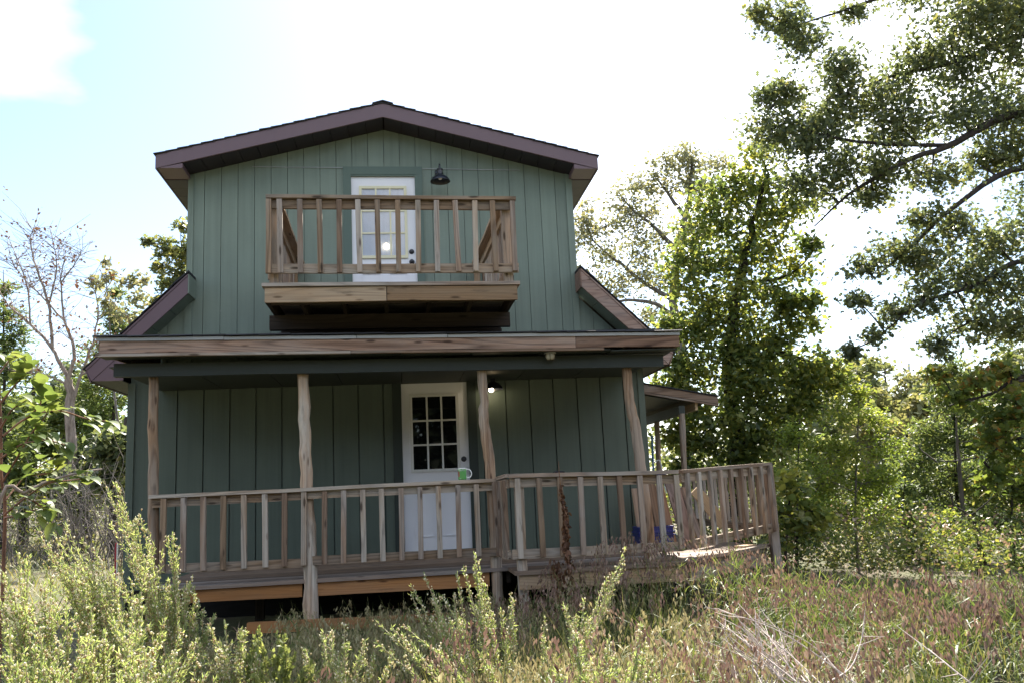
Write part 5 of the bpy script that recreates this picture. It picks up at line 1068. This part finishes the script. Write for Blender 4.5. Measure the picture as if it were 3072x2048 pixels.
feather_weed('feathery_weed', (1.71, -7.01, 0.72), tipset([(1.57, -6.87, 1.19), (1.69, -6.88, 1.20), (1.81, -6.99, 1.15), (1.71, -7.08, 1.14), (1.93, -7.11, 1.11), (1.54, -6.96, 1.16), (1.86, -7.19, 1.08)], 0, extra=1, spread=.06), 'pale feathery weed filling the bottom left corner', side=6, seedtone=.3)
feather_weed('feathery_weed', (2.19, -7.06, 0.66), tipset([(2.03, -7.01, 1.10), (2.10, -6.92, 1.10), (2.22, -6.93, 1.07), (2.30, -6.94, 1.02), (2.12, -7.12, 1.05), (1.98, -7.10, 1.04)], 0, extra=1, spread=.06), 'low feathery weed at the bottom edge right of the corner one', side=5)
feather_weed('feathery_weed', (3.65, -5.59, 0.46), tipset([(3.56, -5.31, 1.27), (3.49, -5.28, 1.20), (3.61, -5.38, 1.09), (3.69, -5.47, 0.96), (3.76, -5.49, 1.01), (3.42, -5.35, 1.05), (3.56, -5.46, 0.97)], 0, extra=1, spread=.05), 'flowering weed with white tipped sprigs before the middle of the deck skirt', side=4, leafn=150, seedtone=.4)
feather_weed('feathery_weed', (3.56, -5.78, 0.45), tipset([(3.17, -5.43, 1.13), (3.25, -5.45, 1.18), (3.33, -5.44, 1.06), (3.30, -5.53, 1.00), (3.44, -5.64, 0.93)], 0, extra=1, spread=.05), 'weed arching left across the dark gap under the deck', side=4, leafn=150, bow=.02, seedtone=.4)
feather_weed('feathery_weed', (3.95, -5.83, 0.43), tipset([(4.46, -5.43, 1.26), (4.33, -5.49, 1.12), (4.17, -5.54, 0.99), (4.04, -5.63, 0.98), (3.92, -5.60, 0.92), (4.17, -5.63, 0.91)], 0, extra=1, spread=.06), 'weed with a long flowering stem slanting right toward the deck edge', side=4, leafn=150, bow=.05, seedtone=.4)
feather_weed('feathery_weed', (3.75, -6.53, 0.52), tipset([(2.98, -6.11, 1.04), (3.06, -6.11, 1.00), (3.29, -6.33, 0.92), (3.47, -6.46, 0.91)], 0, extra=1, spread=.05), 'long low weed stem lying left over the sleeper beam', side=3, leafn=180, bow=.08, seedtone=.4)
feather_weed('feathery_weed', (3.96, -7.08, 0.55), tipset([(3.87, -6.83, 0.98), (4.00, -6.86, 1.01), (4.14, -6.88, 1.04), (3.88, -7.03, 0.94), (3.74, -7.01, 0.91), (4.13, -7.07, 0.93), (4.00, -7.15, 0.94)], 0, extra=1, spread=.06), 'white flowering weed low at the bottom centre of the meadow', side=5, seedtone=.35)
feather_weed('feathery_weed', (2.27, -5.72, 0.51), tipset([(2.06, -5.57, 0.99), (2.13, -5.48, 1.00), (2.25, -5.59, 0.95), (2.13, -5.66, 0.88), (2.24, -5.77, 0.85), (2.06, -5.65, 0.86), (2.35, -5.79, 0.87)], 0, extra=1, spread=.05), 'low pale feathery weed before the sleeper beam right of the tall bush', side=4, leafn=140, seedtone=.6)
feather_weed('feathery_weed', (2.83, -5.88, 0.47), tipset([(2.68, -5.64, 0.93), (2.79, -5.56, 0.96), (2.91, -5.66, 0.88), (2.59, -5.72, 0.86), (2.76, -5.84, 0.85), (2.96, -5.86, 0.82), (3.06, -5.78, 0.84)], 0, extra=1, spread=.05), 'loose pale weed in front of the sleeper beam below the second porch post', side=4, leafn=140, seedtone=.55)
feather_weed('lime_sprig', (2.42, -5.65, 0.62), tipset([(2.33, -5.60, 0.97), (2.47, -5.61, 0.92), (2.42, -5.69, 0.86), (2.27, -5.67, 0.85), (2.54, -5.71, 0.84), (2.63, -5.82, 0.80), (2.39, -5.89, 0.82)], 0, extra=1, spread=.04), 'bright lime green sprigs before the sleeper beam at the left', LF_LIME, .028, 120, 0, 4, False, .004)
# --- bleached fallen stems and the dead brown stalk
t = thing('bleached_weed', gpt((4.81, -6.69, 0.59)), 'fan of bleached bare stems fallen across the seed grass at lower right', 'dead plant'); a = Acc()
bb = np.array((4.89, -6.70, 0.62)); eA, eB, eC = (np.array(q) for q in ((4.59, -6.38, 1.05), (5.06, -6.44, 1.03), (4.58, -6.33, 0.80)))
for i in range(34):
    b = bb+rng.normal(size=3)*[.16, .2, .03]; e = eA+(eB-eA)*rng.random()+(eC-eA)*rng.random()+rng.normal(size=3)*[.05, .15, .03]
    P = spline([b, (b+e)/2+rng.normal(size=3)*.03, e], 12); a.tube(P, np.linspace(.0045, .0015, 12), 5)
    for j in range(2): q = P[int(rng.integers(4, 10))]; f = q+(e-b)*rng.uniform(.1, .25)+rng.normal(size=3)*.05; a.tube(np.array([q, (q+f)/2+rng.normal(size=3)*.01, f]), [.0025, .002, .001], 4)
a.make('stems', WHITESTEM, t, True)
for i, (p0, p1, lab) in enumerate((((4.98, -6.84, 0.74), (5.31, -6.61, 0.92), 'pair of'), ((5.47, -7.31, 0.71), (5.37, -7.02, 0.89), 'single'))):
    t = thing('bleached_weed', gpt(p0), 'thin bleached stem leaning right of the fallen fan' if i == 0 else 'bleached dead stem slanting at the bottom right corner', 'dead plant'); a = Acc()
    p0, p1 = np.array(p0), np.array(p1); P = spline([p0, (p0+p1)/2+rng.normal(size=3)*.02, p1], 10); a.tube(P, np.linspace(.005, .002, 10), 5)
    for j in range(5): q = P[int(rng.integers(3, 9))]; f = q+(p1-p0)*.2+rng.normal(size=3)*.05; a.tube(np.array([q, (q+f)/2, f]), [.003, .002, .001], 4)
    a.make('stem', WHITESTEM, t, True)
SBASE = (4.64, -2.66, float(ground_z(4.64, -2.66)))
t = thing('dead_stalk', SBASE, 'tall dead brown weed stalk with shrivelled leaves standing before the railing', 'dead plant'); a, b = Acc(), Acc()
P = spline([SBASE, (4.63, -2.66, .95), (4.622, -2.65, 1.2), (4.634, -2.65, 1.41), (4.612, -2.65, 1.55), (4.597, -2.65, 1.74), (4.595, -2.65, 1.90)], 40); a.tube(P, np.linspace(.012, .0025, 40), 7, .6)
for i in range(520):
    f = rng.uniform(0, 1)**.9*.80; k_ = f*39; q = P[int(k_)]+rng.normal(size=3)*(.011*(1-f)+.003)
    al = np.array([rng.normal()*.35, rng.normal()*.35, -1+rng.normal()*.5]); leaves(b, q[None], .05*(1-f)+.018, 'oval', tone=np.array([rng.uniform(0, 1)]), along=al[None], var=.4)
for i in range(160):
    q = np.array([4.52+rng.normal()*.03, -2.66+rng.normal()*.03, rng.uniform(.55, 1.02)]); leaves(b, q[None], .05, 'oval', tone=np.array([rng.uniform(0, .6)]), along=np.array([[rng.normal()*.3, rng.normal()*.3, -1]]), var=.4)
a.make('stem', LF_DEAD, t, True); b.make('shrivelled_leaves', LF_DEAD, t)
